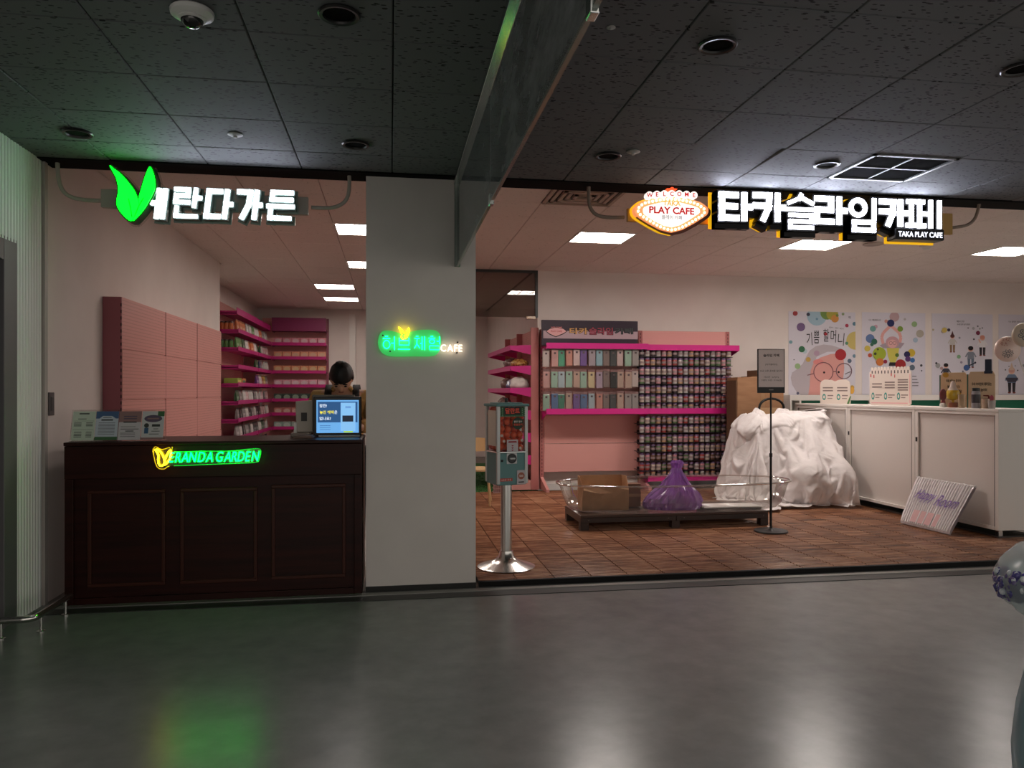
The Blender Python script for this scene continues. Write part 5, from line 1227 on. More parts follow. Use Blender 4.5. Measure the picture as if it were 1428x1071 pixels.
def kid(p, cx, cy, h, hair, top, legs, skin=(220,170,150), hat=None):
    p.disc(cx, cy+h*.13, h*.12, skin); p.disc(cx, cy+h*.09, h*.12, hair, h*.10)
    if hat: p.px([(cx-h*.1,cy+h*.1),(cx,cy-h*.2),(cx+h*.1,cy+h*.1)], hat)
    p.px([(cx-h*.13,cy+h*.26),(cx+h*.13,cy+h*.26),(cx+h*.16,cy+h*.6),(cx-h*.16,cy+h*.6)], top); p.line([(cx-h*.13,cy+h*.3),(cx-h*.24,cy+h*.5)], h*.06, top); p.line([(cx+h*.13,cy+h*.3),(cx+h*.24,cy+h*.5)], h*.06, top)
    p.px([(cx-h*.15,cy+h*.58),(cx-h*.02,cy+h*.58),(cx-h*.03,cy+h*.95),(cx-h*.13,cy+h*.95)], legs); p.px([(cx+h*.02,cy+h*.58),(cx+h*.15,cy+h*.58),(cx+h*.13,cy+h*.95),(cx+h*.03,cy+h*.95)], legs)
    p.disc(cx-h*.09, cy+h*.97, h*.06, (130,60,50), h*.03); p.disc(cx+h*.09, cy+h*.97, h*.06, (130,60,50), h*.03)
t, lim = poster(900, 155, 1247, 640, 'poster of four small children with tiny dots on pale paper'); p = Print(t, lim)
kid(p, 1017, 272, 104, (96,50,44), (196,190,186), (140,110,80), hat=(84,44,44)); kid(p, 1188, 278, 118, (206,140,120), (226,222,224), (40,36,44)); kid(p, 1121, 340, 124, (24,22,26), (130,136,148), (104,116,132)); kid(p, 979, 438, 110, (24,22,26), (60,60,72), (60,60,72))
p.line([(1166,300),(1176,320)], 7, (220,170,150)); p.line([(1108,452),(1145,436)], 6, (40,40,60)); p.disc(1146,434,6,(40,40,60)); p.disc(1112,460,6,(40,40,60))
for c in ((960,256,10,(170,160,150)),(970,248,15,(206,180,100)),(995,247,9,(56,50,70)),(1162,264,12,(120,44,70)),(1052,400,11,(130,170,130)),(1096,463,17,(64,96,150)),(932,450,14,(160,160,160)),(923,437,6,(50,50,60)),(953,466,9,(180,150,150)),(1138,300,5,(50,50,60)),(1056,292,6,(150,150,160)),(1066,432,7,(150,140,160)),(1135,238,8,(170,170,176)),(1105,236,5,(160,150,160)),(1075,484,5,(110,110,120)),(1160,226,5,(110,110,120)),(1172,240,5,(150,150,150)),(1186,236,4,(90,90,100)),(905,246,6,(180,170,140))): p.disc(*c)
p.done()
for s, cx, cy, w_ in (('얘들아 안녕!',1062,198,.13),('우리랑 같이 놀지 않을래?',1080,215,.22)): q = wp(cx, cy); text(s, INK, t, (q[0], YW-.0085, q[1]), w=w_, h=.026, ext=.0003)
t, lim = poster(1282, 160, 1630, 645, 'poster of one child in red shoes, cut by the picture edge'); p = Print(t, lim)
kid(p, 1356, 462, 148, (200,150,140), (110,130,156), (36,34,40), hat=(206,180,160)); p.px([(1318,520),(1394,520),(1380,545),(1332,545)], (60,56,70))
for c in ((1320,475,4,(60,60,60)),(1390,478,4,(60,60,60)),(1340,455,3,(60,60,60)),(1376,452,3,(60,60,60)),(1425,450,8,(150,150,150)),(1520,330,30,(160,186,200)),(1560,520,24,(206,180,90)),(1470,470,16,(150,60,80))): p.disc(*c)
p.done(); q = wp(1370,200); text('나는 행복한 사람이 되었어!', INK, t, (q[0]+.05, YW-.0085, q[1]), w=.3, h=.026, ext=.0003)

# cut-out boards on the cabinet tops
CZ = .035+1.158
CREAM = M('board_cream', (216,202,192), .5); INKB = M('ink_brown', (130,114,110), .6); TEALI = M('ink_teal', (60,140,130), .6); PINKI = M('ink_pink', (220,160,160), .6)
XB = 5.56
def board_frame(px0, px1, pyb, yaw, X=XB):
    """left and right foot of a standing board on the cabinet tops, from its two bottom corners"""
    a = P(px0, pyb, X=X-.02); b = P(px1, pyb, X=X+.06); return Vector((a.x, a.y, CZ)), Vector((b.x, b.y, CZ))
def standing(label, name, cat, px0, px1, hgt, Xa, Xb, outline):
    a = P(px0, 560, X=Xa); b = P(px1, 560, X=Xb); d = Vector((b.x-a.x, b.y-a.y)); W = d.length
    t = thing(name, label, cat, ((a.x+b.x)/2, (a.y+b.y)/2, CZ+.0005), rz=math.atan2(d.y, d.x)); return t, W/2, hgt
t, W, H = standing('cream book-shaped notice board with green marks, left on the white cabinets', 'notice_board', 'board', 1144, 1186, .31, 5.46, 5.70, None)
MB().prism([(-W,0),(W,0),(W,H*.78),(W*.94,H*.92),(W*.7,H),(W*.25,H*.98),(0,H*.92),(-W*.25,H*.98),(-W*.7,H),(-W*.94,H*.92),(-W,H*.78)], -.008, .008).build('board', CREAM, t, bev=.002)
bx(-W*.5, W*.5, .008, .09, 0, .006).build('foot', CREAM, t)
m = MB()
for s in (-1,1):
    for z in (.66,.54): m.box(s*W*.48-W*.34, s*W*.48+W*.34, -.0095, -.008, H*z-.008, H*z+.008)
    m.box(s*W*.48-W*.02, s*W*.48+W*.36, -.0095, -.008, H*.34-.007, H*.34+.007); m.box(s*W*.48-W*.02, s*W*.48+W*.3, -.0095, -.008, H*.22-.005, H*.22+.005)
    m.prism([(s*W*.48-W*.25+.022*math.cos(q*PI/8), H*.28+.040*math.sin(q*PI/8)) for q in range(16)], -.0095, -.008, 1); m.prism([(s*W*.48-W*.25+.012*math.cos(q*PI/8), H*.28+.02*math.sin(q*PI/8)) for q in range(16)], -.0105, -.0095, 2)
m.build('print', [INKB, TEALI, CREAM], t)['kind'] = 'stuff'
MB().prism([(W*.78,0),(W*.92,0),(W*1.05,H*.3),(W*1.0,H*.33)], -.014, -.009).build('pencil', M('pencil_green', (80,120,70), .5), t)
MB().prism([(W*1.08+.028*math.cos(q*PI/8), H*.55+.045*math.sin(q*PI/8)) for q in range(16)], .010, .014).build('tab', M('tab_mustard', (196,150,60), .5), t)
t, W, H = standing('cream board shaped like a spiral notebook on the white cabinets', 'notebook_board', 'board', 1213, 1271, .435, 5.46, 5.66, None)
MB().prism([(-W+.02,0),(W-.02,0),(W,.02),(W,H*.86),(W-.03,H*.93),(-W+.03,H*.93),(-W,H*.86),(-W,.02)], -.008, .008).build('board', CREAM, t, bev=.002)
bx(-W*.5, W*.5, .008, .09, 0, .006).build('foot', CREAM, t)
for k in range(12):
    x = -W*.86+W*1.72*k/11; MB().prism([(x-.014,H*.9),(x+.014,H*.9),(x+.014,H*.97),(x+.007,H),(x-.007,H),(x-.014,H*.97)], -.007, .007).build('spiral_tooth', CREAM, t); bx(x-.006, x+.006, -.0095, -.008, H*.83, H*.91).build('spiral_slot', M('slot_grey', (90,80,80), .5), t)
m = MB()
for c, zs in ((-.62,(.56,.48)),(0,(.6,.53,.46)),(.62,(.66,.6,.53,.46,.40))):
    for z in zs: m.box(W*c-W*.24, W*c+W*.24, -.0095, -.008, H*z-.007, H*z+.007)
    m.box(W*c-W*.08, W*c+W*.24, -.0095, -.008, H*.27-.006, H*.27+.006); m.box(W*c-W*.08, W*c+W*.12, -.0095, -.008, H*.205-.005, H*.205+.005)
    m.prism([(W*c-W*.2+.018*math.cos(q*PI/8), H*.24+.042*math.sin(q*PI/8)) for q in range(16)], -.0095, -.008, 1); m.prism([(W*c-W*.2+.010*math.cos(q*PI/8), H*.24+.022*math.sin(q*PI/8)) for q in range(16)], -.0105, -.0095, 2)
m.box(-W*.9, W*.85, -.0095, -.008, H*.05, H*.075, 3); m.box(W*.93, W*.96, -.0095, -.008, H*.06, H*.8, 3)
for a, b, z in ((-.95,-.9,.74),(-.8,-.75,.72),(.05,.1,.76),(.22,.26,.72)): m.box(W*a, W*b, -.0095, -.008, H*z, H*(z+.08), 4)
m.build('print', [INKB, TEALI, CREAM, PINKI, M('ink_coralred', (190,80,80), .6)], t)['kind'] = 'stuff'
def bookboard(lab, px0, px1, hgt, Xa, Xb, lines, nm='book_board'):
    t, W, H = standing(lab, nm, 'board', px0, px1, hgt, Xa, Xb, None)
    MB().prism([(-W,0),(W,0),(W,H*.9),(W*.85,H),(-W*.85,H),(-W,H*.9)], -.008, .008).build('board', M('board_tan', (212,184,152), .5), t, bev=.002); bx(-W*.5, W*.5, .008, .09, 0, .006).build('foot', CREAM, t)
    bx(-W-.012, -W, -.006, .006, 0, H*.93).build('spine', M('spine_green', (70,110,96), .5), t)
    for s, z, w_ in lines: text(s, INK, t, (0, -.0085, H*z), w=W*2*w_, h=.03, bold=.02, ext=.0005)
    return t, W, H
tb, Wb, Hb = bookboard('tan book-shaped board with three printed lines and a mustard dot', 1312, 1349, .345, 5.44, 5.58, (('처음 배우는 중국어,',.76,.58),('놀이로 만나는',.6,.48),('우리아이 언어발달',.46,.6)))
MB().prism([(-Wb*.6+.026*math.cos(q*PI/8), Hb*.93+.026*math.sin(q*PI/8)) for q in range(16)], -.012, -.008).build('mustard_dot', M('tab_mustard'), tb)
tb, Wb, Hb = bookboard('tan book-shaped board with a navy clip, nearest the picture edge', 1350.5, 1388, .345, 5.44, 5.58, (('우리 아이만의 재미있는',.66,.74),('언어 놀이터',.5,.4)))
bx(Wb*.25, Wb*.75, -.02, .02, Hb-.015, Hb+.115).build('clip', M('clip_navy', (36,44,64), .4), tb, bev=.006); bx(Wb*.2, Wb*.82, -.024, .024, Hb-.02, Hb+.006).build('clip_lip', M('clip_navy'), tb, bev=.004)
MB().prism([(Wb*.12,Hb*.36),(Wb*.5,Hb*.36),(Wb*.6,Hb*.33),(Wb*.6,Hb*.26),(Wb*.5,Hb*.23),(Wb*.12,Hb*.23),(Wb*.12,Hb*.26),(Wb*.48,Hb*.27),(Wb*.48,Hb*.32),(Wb*.12,Hb*.33)], -.0095, -.008).build('curl_mark', M('ink_rust', (130,60,50), .5), tb)
MB().prism([(Wb*.75+.016*math.cos(q*PI/8), Hb*.27+.03*math.sin(q*PI/8)) for q in range(16)], -.0095, -.008).build('pink_mark', M('ink_pinkred', (190,90,110), .5), tb)
# small things standing before them
q = P(1329, 563, X=5.43); t = thing('sample_goblet', 'clear goblet of yellow liquid on a brown base before the tan board', 'jar', (q.x, q.y, CZ))
MB().lathe([(.040,0),(.042,.006),(.042,.045),(.036,.05)], 20).build('base', M('base_brown', (140,84,60), .4), t, smooth=True); MB().lathe([(.01,.05),(.012,.07),(.05,.085),(.058,.11),(.058,.15),(.05,.17)], 20).build('bowl', M('bowl_yellow', (196,164,50), .15, coat=.5), t, smooth=True)
MB().lathe([(.05,.17),(.03,.20),(.022,.24),(.012,.26)], 16).build('stopper', M('stopper_pale', (206,190,180), .1, coat=.6), t, smooth=True); MB().tube([(.055,.0,.15),(.08,0,.14),(.082,0,.115),(.056,0,.10)], .006, 8).build('ear', M('bowl_yellow'), t, smooth='all')
q = P(1361, 565, X=5.43); t = thing('grey_bottle', 'grey capped bottle with dark label before the tan board', 'bottle', (q.x, q.y, CZ))
MB().lathe([(.036,0),(.038,.006),(.038,.15),(.032,.162)], 20).build('body', M('bottle_grey', (150,146,150), .15, coat=.5), t, smooth=True); MB().lathe([(.03,.16),(.031,.164),(.031,.188),(.026,.192)], 18).build('cap', DGREY, t, smooth=True); MB().lathe([(.0385,.05),(.0385,.13)], 20).build('label', M('label_dark', (60,58,64), .4), t, smooth=True)
for px, lab, c, h_ in ((1341,'small beige tumbler between the goblet and the board edge',(176,150,120),.13),(1374,'small pale tumbler right of the grey bottle',(190,164,142),.09),(1383,'short greyish tumbler at the right end of the tan board',(160,152,148),.075)):
    q = P(px, 564, X=5.44); t = thing('tumbler', lab, 'cup', (q.x, q.y, CZ)); MB().lathe([(.026,0),(.028,.004),(.033,h_),(.030,h_),(.026,.01)], 18).build('cup', M('tumbler_%d' % c[0], c, .25, coat=.4), t, smooth=True); MB().lathe([(.0265,.008),(.029,h_*.5)], 16).build('content', M('tumbler_in_%d' % c[0], tuple(int(k*.75) for k in c), .4), t, smooth=True)
q = P(1315, 563, X=5.42); t = thing('rosette_figure', 'dark red round rosette tag on a white foot, left of the goblet', 'ornament', (q.x, q.y, CZ))
MB().prism([(.036*math.cos(a*PI/12), .125+.058*math.sin(a*PI/12)) for a in range(24)], -.008, .008).build('disc', M('rosette_maroon', (110,44,56), .4), t, bev=.003); MB().prism([(-.02,.03),(.025,.03),(.02,.07),(-.012,.07)], -.006, .006).build('ribbon', M('rosette_red', (140,60,66), .5), t); MB().lathe([(.03,0),(.032,.006),(.028,.035),(.012,.045)], 16).build('foot', WHITEP, t, smooth=True)
# two printed balloons on sticks
def balloon(px, py, r, lab, X, col, deco):
    c = P(px, py, X=X); t = thing('stick_balloon', lab, 'balloon', (c.x+.20, c.y-.10, CZ), group='printed balloons at the cabinet end')
    MB().ball((-.20, .10, c.z-CZ), r*1.05, r*.5, r*.94, 24, 16).build('balloon', M('balloon_'+deco, col, .35, coat=.3), t, smooth='all')
    MB().tube([(-.12,.06,c.z-CZ-r*.6),(0,0,.006)], .005, 8).build('stick', WHITEP, t); MB().lathe([(.05,0),(.05,.008),(.01,.014)], 18).build('base', WHITEP, t)
    rr = random.Random(px); m = MB(); mats = [M('deco_grey', (120,118,122), .5), M('deco_rose', (196,140,134), .5), M('deco_green', (90,110,84), .5)]
    def pr(u, v): # point of the front surface
        y = -math.sqrt(max(0, 1-u*u-v*v)); return Vector((-.20+u*r*1.05, .10+y*r*.5-.0012, c.z-CZ+v*r*.94))
    if deco == 'petal':
        for k in range(9):
            a = 2*PI*k/9; cu, cv = -.32+.26*math.cos(a), -.36+.2*math.sin(a)
            m.tube([pr(cu+.13*math.cos(b)*math.cos(a)-.06*math.sin(b)*math.sin(a), cv+.13*math.cos(b)*math.sin(a)+.06*math.sin(b)*math.cos(a)) for b in [PI*2*i/10 for i in range(10)]], .0022, 4, 0, True)
        for k in range(22): u, v = rr.uniform(-.8,-.05), rr.uniform(.25,.85); m.ball(pr(u, v), .0045, nu=6, nv=4, mi=1) if u*u+v*v < .9 else None
    else:
        for cu, cv in ((-.5,.25),(-.35,-.3),(.15,.45),(.1,-.5),(-.1,.05),(.5,.0),(-.62,-.1)):
            m.tube([pr(cu+.15*math.cos(b), cv+.15*math.sin(b)) for b in [PI*2*i/10 for i in range(10)]], .004, 4, 0, True); m.ball(pr(cu, cv), .006, nu=6, nv=4, mi=2)
    m.build('pattern', mats, t)
balloon(1405, 487, .125, 'pale pink printed balloon with grey petals above the cabinet end', 5.62, (222,196,186), 'petal')
balloon(1428, 467, .112, 'beige balloon with ring pattern cut by the picture edge', 5.52, (206,192,174), 'ring')

# ------------------------------------------------------------------ wrapped bundle leaning on the cabinet
t = thing('wrapped_bundle', 'clear-wrapped bundle with purple handwriting leaning on the near cabinet', 'bundle', (0,0,0))
BLp, BRp, TRp, TLp = Vector((5.03,6.80,.036)), Vector((5.06,6.17,.036)), Vector((5.325,6.16,.47)), Vector((5.325,6.93,.47))
Nn = ((BRp-BLp).cross(TLp-BLp)).normalized(); 
if Nn.x > 0: Nn = -Nn
def bq(u, v, d=0): return (BLp*(1-u)+BRp*u)*(1-v)+(TLp*(1-u)+TRp*u)*v+Nn*d
m = MB(); nu_, nv_ = 88, 14; vs = []
for i in range(nv_+1):
    for j in range(nu_+1):
        v = i/nv_; d = .028+.005*abs(math.sin(j*PI/2))+.006*noise.noise(Vector((j*.25, i*.5, 2))); d *= (.45 if i in (0,nv_) else 1)
        vs.append(bq(j/nu_, v+(.010*noise.noise(Vector((j*.4,i,0))) if i in (0,nv_) else 0), d))
m.add(vs, [(i*(nu_+1)+j, i*(nu_+1)+j+1, (i+1)*(nu_+1)+j+1, (i+1)*(nu_+1)+j) for i in range(nv_) for j in range(nu_)])
vb = [bq(j/4, i/4, .0) for i in range(5) for j in range(5)]; m.add(vb, [(i*5+j+5, i*5+j+6, i*5+j+1, i*5+j) for i in range(4) for j in range(4)])
m.build('wrap', varied('wrap_white', (230,222,224), (208,198,202), (30,30,4), 2, .28, coat=.5), t, smooth='all')
m = MB()
for k in range(22): u = .04+.92*k/21; m.tube([bq(u,.02,.036),bq(u,.97,.036)], .0065, 6)
m.build('rod', M('rod_clear', (244,240,240), .2, coat=.4), t)['kind'] = 'stuff'
for u0, u1 in ((.22,.34),(.37,.47),(.50,.62),(.66,.74)): m = MB(); m.add([bq(u0,.05,.042),bq(u1,.05,.042),bq(u1,.30,.042),bq(u0,.30,.042)], [(0,1,2,3)]); m.build('pink_slip', M('slip_pink', (206,164,164), .4), t)
m = MB()
for k in range(30): u = k/29; m.ball(bq(u, .985+.012*noise.noise(Vector((k*.9,0,0))), .02), .018, .012, .012, 6, 4)
m.build('crimped_edge', M('crimp_white', (236,230,230), .15, coat=.7), t, smooth='all')
ux = (BRp-BLp).normalized(); uz = (TLp-BLp).normalized(); rotm = Matrix((ux, (uz-ux*uz.dot(ux)).normalized(), Nn)).transposed().to_euler()
text('Happy', M('ink_violet', (120,92,160), .5), t, bq(.33,.60,.047), w=.27, h=.14, rot=rotm, shear=.5, ext=.001); text('Room', M('ink_violet'), t, bq(.74,.57,.047), w=.28, h=.12, rot=rotm, shear=.5, ext=.001)

# cardboard and folding cart behind it
CARD = varied('cardboard', (158,118,86), (138,100,70), (1,1,6), 3, .75, kind='obj', bs=.05)
t = thing('tall_carton', 'tall brown cardboard carton standing behind the white sheet', 'carton', (4.74, 9.34, .036), rz=math.radians(-3))
bx(-.02-.27, .34, -.17, .17, 0, 1.50).build('box', CARD, t, bev=.006); bx(-.302, -.291, -.16, .16, .02, 1.46).build('shaded_side', M('cardboard_shaded', (104,76,56), .8), t); bx(-.1, .34, -.16, .16, 1.502, 1.512).build('top_flap', CARD, t); bx(.03, .08, -.173, -.17, .3, 1.5).build('tape', M('tape_tan', (150,116,84), .3), t)  # thin sheet on the left: that side's shade put into a darker cardboard colour
t = thing('small_carton', 'small dark brown carton lying on the tall cardboard carton', 'carton', (4.86, 9.34, 1.549))
bx(-.14,.16,-.14,.14,0,.08).build('box', M('carton_umber', (104,76,54), .75), t, bev=.005); bx(-.14,.16,-.1415,-.14,.03,.05).build('tape', M('tape_tan'), t)
t = thing('folding_cart', 'black folding hand cart with tall loop handle behind the sheet', 'cart', (4.85, 9.06, .04))
pts = [(-.17,0,.06),(-.17,0,1.10)]+[(-.17+.17*(1-math.cos(a*PI/10)), 0, 1.10+.12*math.sin(a*PI/10)) for a in range(1,10)]+[(.17,0,1.10),(.17,0,.06)]
MB().tube(pts, .016, 10).build('handle', BLACKM, t, smooth='all'); bx(-.2,.2,-.03,.03,.03,.06).build('axle', BLACKM, t)
for z in (.35,.7): MB().tube([(-.17,0,z),(.17,0,z)], .010, 8).build('rung', BLACKM, t)
for x in (-.2,.2): MB().lathe([(.05,-.015),(.055,-.01),(.055,.01),(.05,.015)], 18).build('wheel', BLACK, t, (x, 0, .053), rot=(0,PI/2,0))
t = thing('cart_carton', 'tan carton held upright inside the loop of the cart', 'carton', (4.85, 9.07, .11))
bx(-.155,.155,.02,.05,0,1.03).build('box', M('carton_tan', (176,140,104), .75), t, bev=.004); bx(-.15,.15,.017,.02,.86,.95).build('label', M('label_pale', (206,190,170), .6), t)

# ------------------------------------------------------------------ blue bin and bead bag at the right edge
bc = P(1500, 900, Z=.0) ; bc = Vector((2.36, 2.06, 0))
t = thing('blue_sack', 'blue grey plastic sack standing at the right picture edge', 'sack', bc)
m = MB(); N = 40; lv = [(.30,.0),(.335,.03),(.34,.14),(.325,.28),(.30,.40),(.285,.50),(.26,.56),(.1,.58)]
vs = [((r*(1+.04*noise.noise(Vector((math.cos(2*PI*j/N)*2,math.sin(2*PI*j/N)*2,z*5)))+.015*math.sin(j*1.9)))*math.cos(2*PI*j/N), r*(1+.04*noise.noise(Vector((math.cos(2*PI*j/N)*2,math.sin(2*PI*j/N)*2,z*5+9))))*math.sin(2*PI*j/N), z) for r, z in lv for j in range(N)]
m.add(vs, [(i*N+j, i*N+(j+1)%N, (i+1)*N+(j+1)%N, (i+1)*N+j) for i in range(len(lv)-1) for j in range(N)]+[tuple(range(N-1,-1,-1)), tuple((len(lv)-1)*N+j for j in range(N))])
m.build('film', M('sack_blue', (112,142,152), .35, coat=.3), t, smooth='all'); MB().tube([(.29*math.cos(2*PI*j/24)+0, .29*math.sin(2*PI*j/24), .5+.012*math.sin(j*1.3)) for j in range(24)], .012, 6, closed=True).build('hem', M('sack_hem', (150,170,176), .35), t, smooth='all')
t = thing('bead_bag', 'clear plastic bag of purple beads on the blue sack, right edge', 'bag', bc+Vector((0,0,.584)))
m = MB(); lv = [(.22,.0),(.30,.018),(.355,.05),(.378,.09),(.375,.14),(.35,.19),(.31,.235),(.25,.27),(.18,.295),(.10,.31)]
vs = []
for i, (r, z) in enumerate(lv):
    for j in range(N):
        a = 2*PI*j/N; f = 1+.06*noise.noise(Vector((math.cos(a)*2,math.sin(a)*2,z*8)))+.03*(1-2*abs(noise.noise(Vector((math.cos(a)*5,math.sin(a)*5,z*14)))))+.012*math.sin(a*8+z*9); vs.append((r*f*math.cos(a), r*f*math.sin(a), z))
m.add(vs, [(i*N+j, i*N+(j+1)%N, (i+1)*N+(j+1)%N, (i+1)*N+j) for i in range(len(lv)-1) for j in range(N)]+[tuple(range(N-1,-1,-1)), tuple((len(lv)-1)*N+j for j in range(N))])
m.build('film', mat_thin('bead_bag_film', (236,244,244), .2, (228,240,242), .34, spec=.5), t, smooth='all')
m = MB(); rr = random.Random(2)
for k in range(520):
    a = rr.uniform(2.0, 4.6); z = rr.uniform(.035,.19); r = .335+.043*math.sin(min(1,z/.10)*PI*.5)-rr.uniform(-.008,.012); zz = z*.6+.06*math.sin(a*2.2+1)*.5+.035
    m.ball((r*math.cos(a), r*math.sin(a), max(.03, zz)), .0115, nu=6, nv=4, mi=rr.choice([0,0,1,1,2]))
o = m.build('beads', [M('bead_violet', (72,64,130), .15, coat=.6), M('bead_purple', (104,90,140), .15, coat=.6), M('bead_clear', (200,204,210), .1, coat=.6)], t, smooth='all'); o['kind'] = 'stuff'

# ------------------------------------------------------------------ person at the counter
def skin_mesh(name, verts, edges, radii, levels=1):
    me = bpy.data.meshes.new(name); me.from_pydata(verts, edges, []); o = bpy.data.objects.new(name, me); COL.objects.link(o)
    md = o.modifiers.new('skin', 'SKIN'); md.use_smooth_shade = True
    for i, d in enumerate(me.skin_vertices[0].data): d.radius = (radii[i] if isinstance(radii[i], tuple) else (radii[i], radii[i])); d.use_root = (i == 0)
    s = o.modifiers.new('sub', 'SUBSURF'); s.levels = s.render_levels = levels
    bpy.context.view_layer.update(); dg = bpy.context.evaluated_depsgraph_get()
    r = bpy.data.meshes.new_from_object(o.evaluated_get(dg)); bpy.data.objects.remove(o); bpy.data.meshes.remove(me)
    vs = [tuple(v.co) for v in r.vertices]; fs = [tuple(p.vertices) for p in r.polygons]; bpy.data.meshes.remove(r); return vs, fs
px_, py_ = -.365, 6.10
t = thing('person', 'person in tan jacket with dark backpack straps bowing over the counter screen', 'person', (px_, py_, 0))
SKIN = M('skin', (214,168,140), .55); JACK = varied('jacket_tan', (206,166,104), (190,150,92), nscale=12, rough=.8, kind='obj'); HAIR = M('hair_black', (13,11,11), .5); PANTS = M('trousers_dark', (40,40,46), .8)
# pelvis, spine, neck ; legs ; arms to the counter edge
V = [(0,.02,.90),(0,-.02,1.02),(0,-.10,1.17),(0,-.165,1.29),(0,-.215,1.345),(0,-.26,1.39)]
Rr = [.13,(.145,.115),(.165,.12),(.15,.10),.058,.055]
E_ = [(0,1),(1,2),(2,3),(3,4),(4,5)]
def addc(par, pts, rs):
    for p, r in zip(pts, rs): V.append(p); Rr.append(r); E_.append((par, len(V)-1)); par = len(V)-1
    return par
for s in (-1,1):
    addc(0, [(s*.095,.03,.82),(s*.105,.02,.48),(s*.11,.05,.09),(s*.115,-.08,.045)], [.085,.056,.04,.036])
    e = addc(3, [(s*.185,-.15,1.30),(s*.245,-.22,1.10),(s*.14,-.44,1.085),(s*.10,-.50,1.075)], [.065,.046,.032,.03])
    for f, (dx, dy, dz) in enumerate(((-.030,-.085,0),(-.010,-.098,.004),(.010,-.092,.003),(.028,-.075,0))): addc(e, [(s*.10+dx*.8,-.53,1.076),(s*.10+dx,-.50+dy*.7,1.078+dz),(s*.10+dx*1.05,-.50+dy,1.066)], [.011,.0095,.008])
    addc(e, [(s*.10-s*.035,-.52,1.072),(s*.10-s*.052,-.55,1.068)], [.012,.010])
vs, fs = skin_mesh('body', V, E_, Rr, 2)
body = MB(); body.add(vs, fs)
HR = Matrix.Rotation(math.radians(45), 3, 'X'); hc = Vector((0,-.335,1.45))
def hp_(p): return hc+HR@Vector(p)
hd_ = MB().ball((0,0,0), 1, nu=24, nv=18); hv = []
for v in hd_.v:
    x, y, z = v; rx, ry, rz = .078, .098, .118
    if z < -.2: k = (-z-.2)/.8; rx *= 1-.32*k; ry *= 1-.12*k
    fy = y*ry-(.008*max(0,-y)*max(0,1-abs(z+.55)*2) if y < 0 else 0)
    hv.append(tuple(hp_((x*rx, fy, z*rz))))
body.add(hv, hd_.f)
nose = MB().ball((0,0,0), .014, .02, .026, 10, 8); body.add([tuple(hp_((x, y-.098, z-.018))) for x, y, z in nose.v], nose.f)
for s in (-1,1):
    ear = MB().ball((0,0,0), .010, .020, .030, 10, 8); body.add([tuple(hp_((x+s*.078, y+.005, z-.01))) for x, y, z in ear.v], ear.f)
body.build('body', SKIN, t, smooth='all')
for s in (-1,1):
    for nm, mt, dx, y_, z_, r_ in (('eye', M('eye_dark', (24,20,20), .2), .032, -.090, .002, (.013,.006,.007)), ('eyebrow', HAIR, .032, -.093, .024, (.019,.006,.0045))):
        b_ = MB().ball((0,0,0), *r_, 10, 6); MB().add([tuple(hp_((x+s*dx, y+y_, z+z_))) for x, y, z in b_.v], b_.f).build(nm, mt, t, smooth='all')
b_ = MB().ball((0,0,0), .022, .007, .006, 10, 6); MB().add([tuple(hp_((x, y-.088, z-.06))) for x, y, z in b_.v], b_.f).build('mouth', M('lip', (156,96,86), .5), t, smooth='all')
hr = MB(); nu_, nv_ = 40, 22; hv = []
hb_ = MB().ball((0,0,0), 1, nu=nu_, nv=nv_)
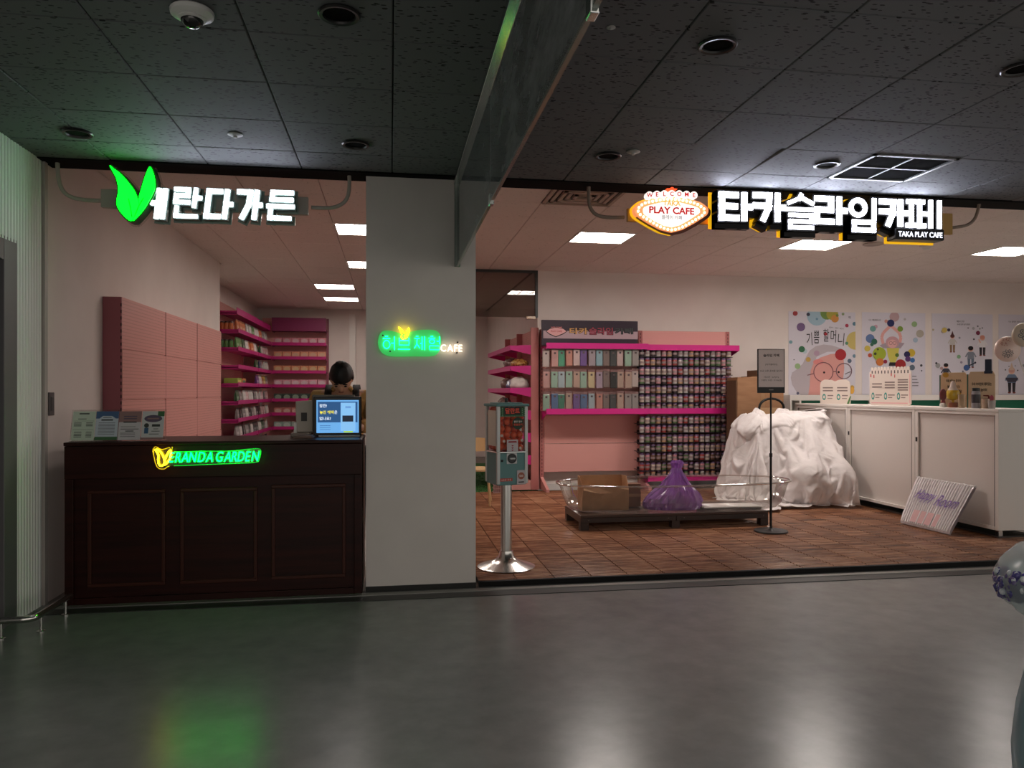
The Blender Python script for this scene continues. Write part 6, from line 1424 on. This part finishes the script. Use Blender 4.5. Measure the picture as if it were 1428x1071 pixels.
for x, y, z in hb_.v:
    n_ = noise.noise(Vector((x*7,y*7,z*4))); lim_ = (.2 if y < -.25 else -.12 if y < .3 else -.5)
    zz = max(z, lim_+.10*noise.noise(Vector((x*9,y*9,1)))); k = 1+.05*n_
    f = 1 if z >= lim_ else .93
    hv.append(tuple(hp_((x*.092*k*f, y*.112*k*f+.006, zz*.136*k+.002))))
hr.add(hv, hb_.f); hr.build('hair', HAIR, t, smooth='all')
def garment(name, vidx, mat, grow_, extra=None):
    ids = {v: i for i, v in enumerate(vidx)}; vv = [V[i] for i in vidx]; rr_ = []
    for i in vidx: r = Rr[i]; rr_.append((r[0]+grow_, r[1]+grow_) if isinstance(r, tuple) else r+grow_)
    ee = [(ids[a], ids[b]) for a, b in E_ if a in ids and b in ids]; g1, g2 = skin_mesh(name, vv, ee, rr_, 2); MB().add(g1, g2).build(name, mat, t, smooth='all')
arm_l = [i for i in range(len(V))]
legs = [0]; arms = [0,1,2,3]
k = 6
for s in (-1,1):
    legs += [k,k+1,k+2]; arms += [k+4,k+5,k+6]; k += 4+4+4*3+2
garment('jacket', arms, JACK, .02); garment('trousers', legs, PANTS, .014)
MB().tube([(.0+.068*math.cos(2*PI*a/16), -.235+.06*math.sin(2*PI*a/16), 1.365-.03*math.sin(2*PI*a/16)) for a in range(16)], .016, 8, closed=True).build('collar', JACK, t, smooth='all')
STR = M('strap_dark', (26,24,27), .7)
for s in (-1,1):
    pth = [(s*.125,.06,1.16),(s*.112,.0,1.29),(s*.104,-.09,1.385),(s*.102,-.19,1.385),(s*.104,-.275,1.32),(s*.11,-.27,1.20),(s*.135,-.16,1.08)]
    q = [Vector(p) for p in pth]; m = MB(); sm = leafpts([tuple(p) for p in pth], 5)[:30]
    vv = []
    for p in sm: vv += [(p[0]-.026,p[1],p[2]),(p[0]+.026,p[1],p[2])]
    m.add(vv, [(2*i,2*i+1,2*i+3,2*i+2) for i in range(len(sm)-1)]); o = m.build('backpack_strap', STR, t, smooth='all'); sd = o.modifiers.new('thick','SOLIDIFY'); sd.thickness = .018; sd.offset = 0
m = MB().ball((0,0,0), 1, nu=20, nv=14); m.v = [((abs(x)**.6*math.copysign(1,x))*.15, .145+y*.085, 1.12+(abs(z)**.7*math.copysign(1,z))*.20) for x, y, z in m.v]; m.build('backpack', STR, t, smooth='all')
flush_text()
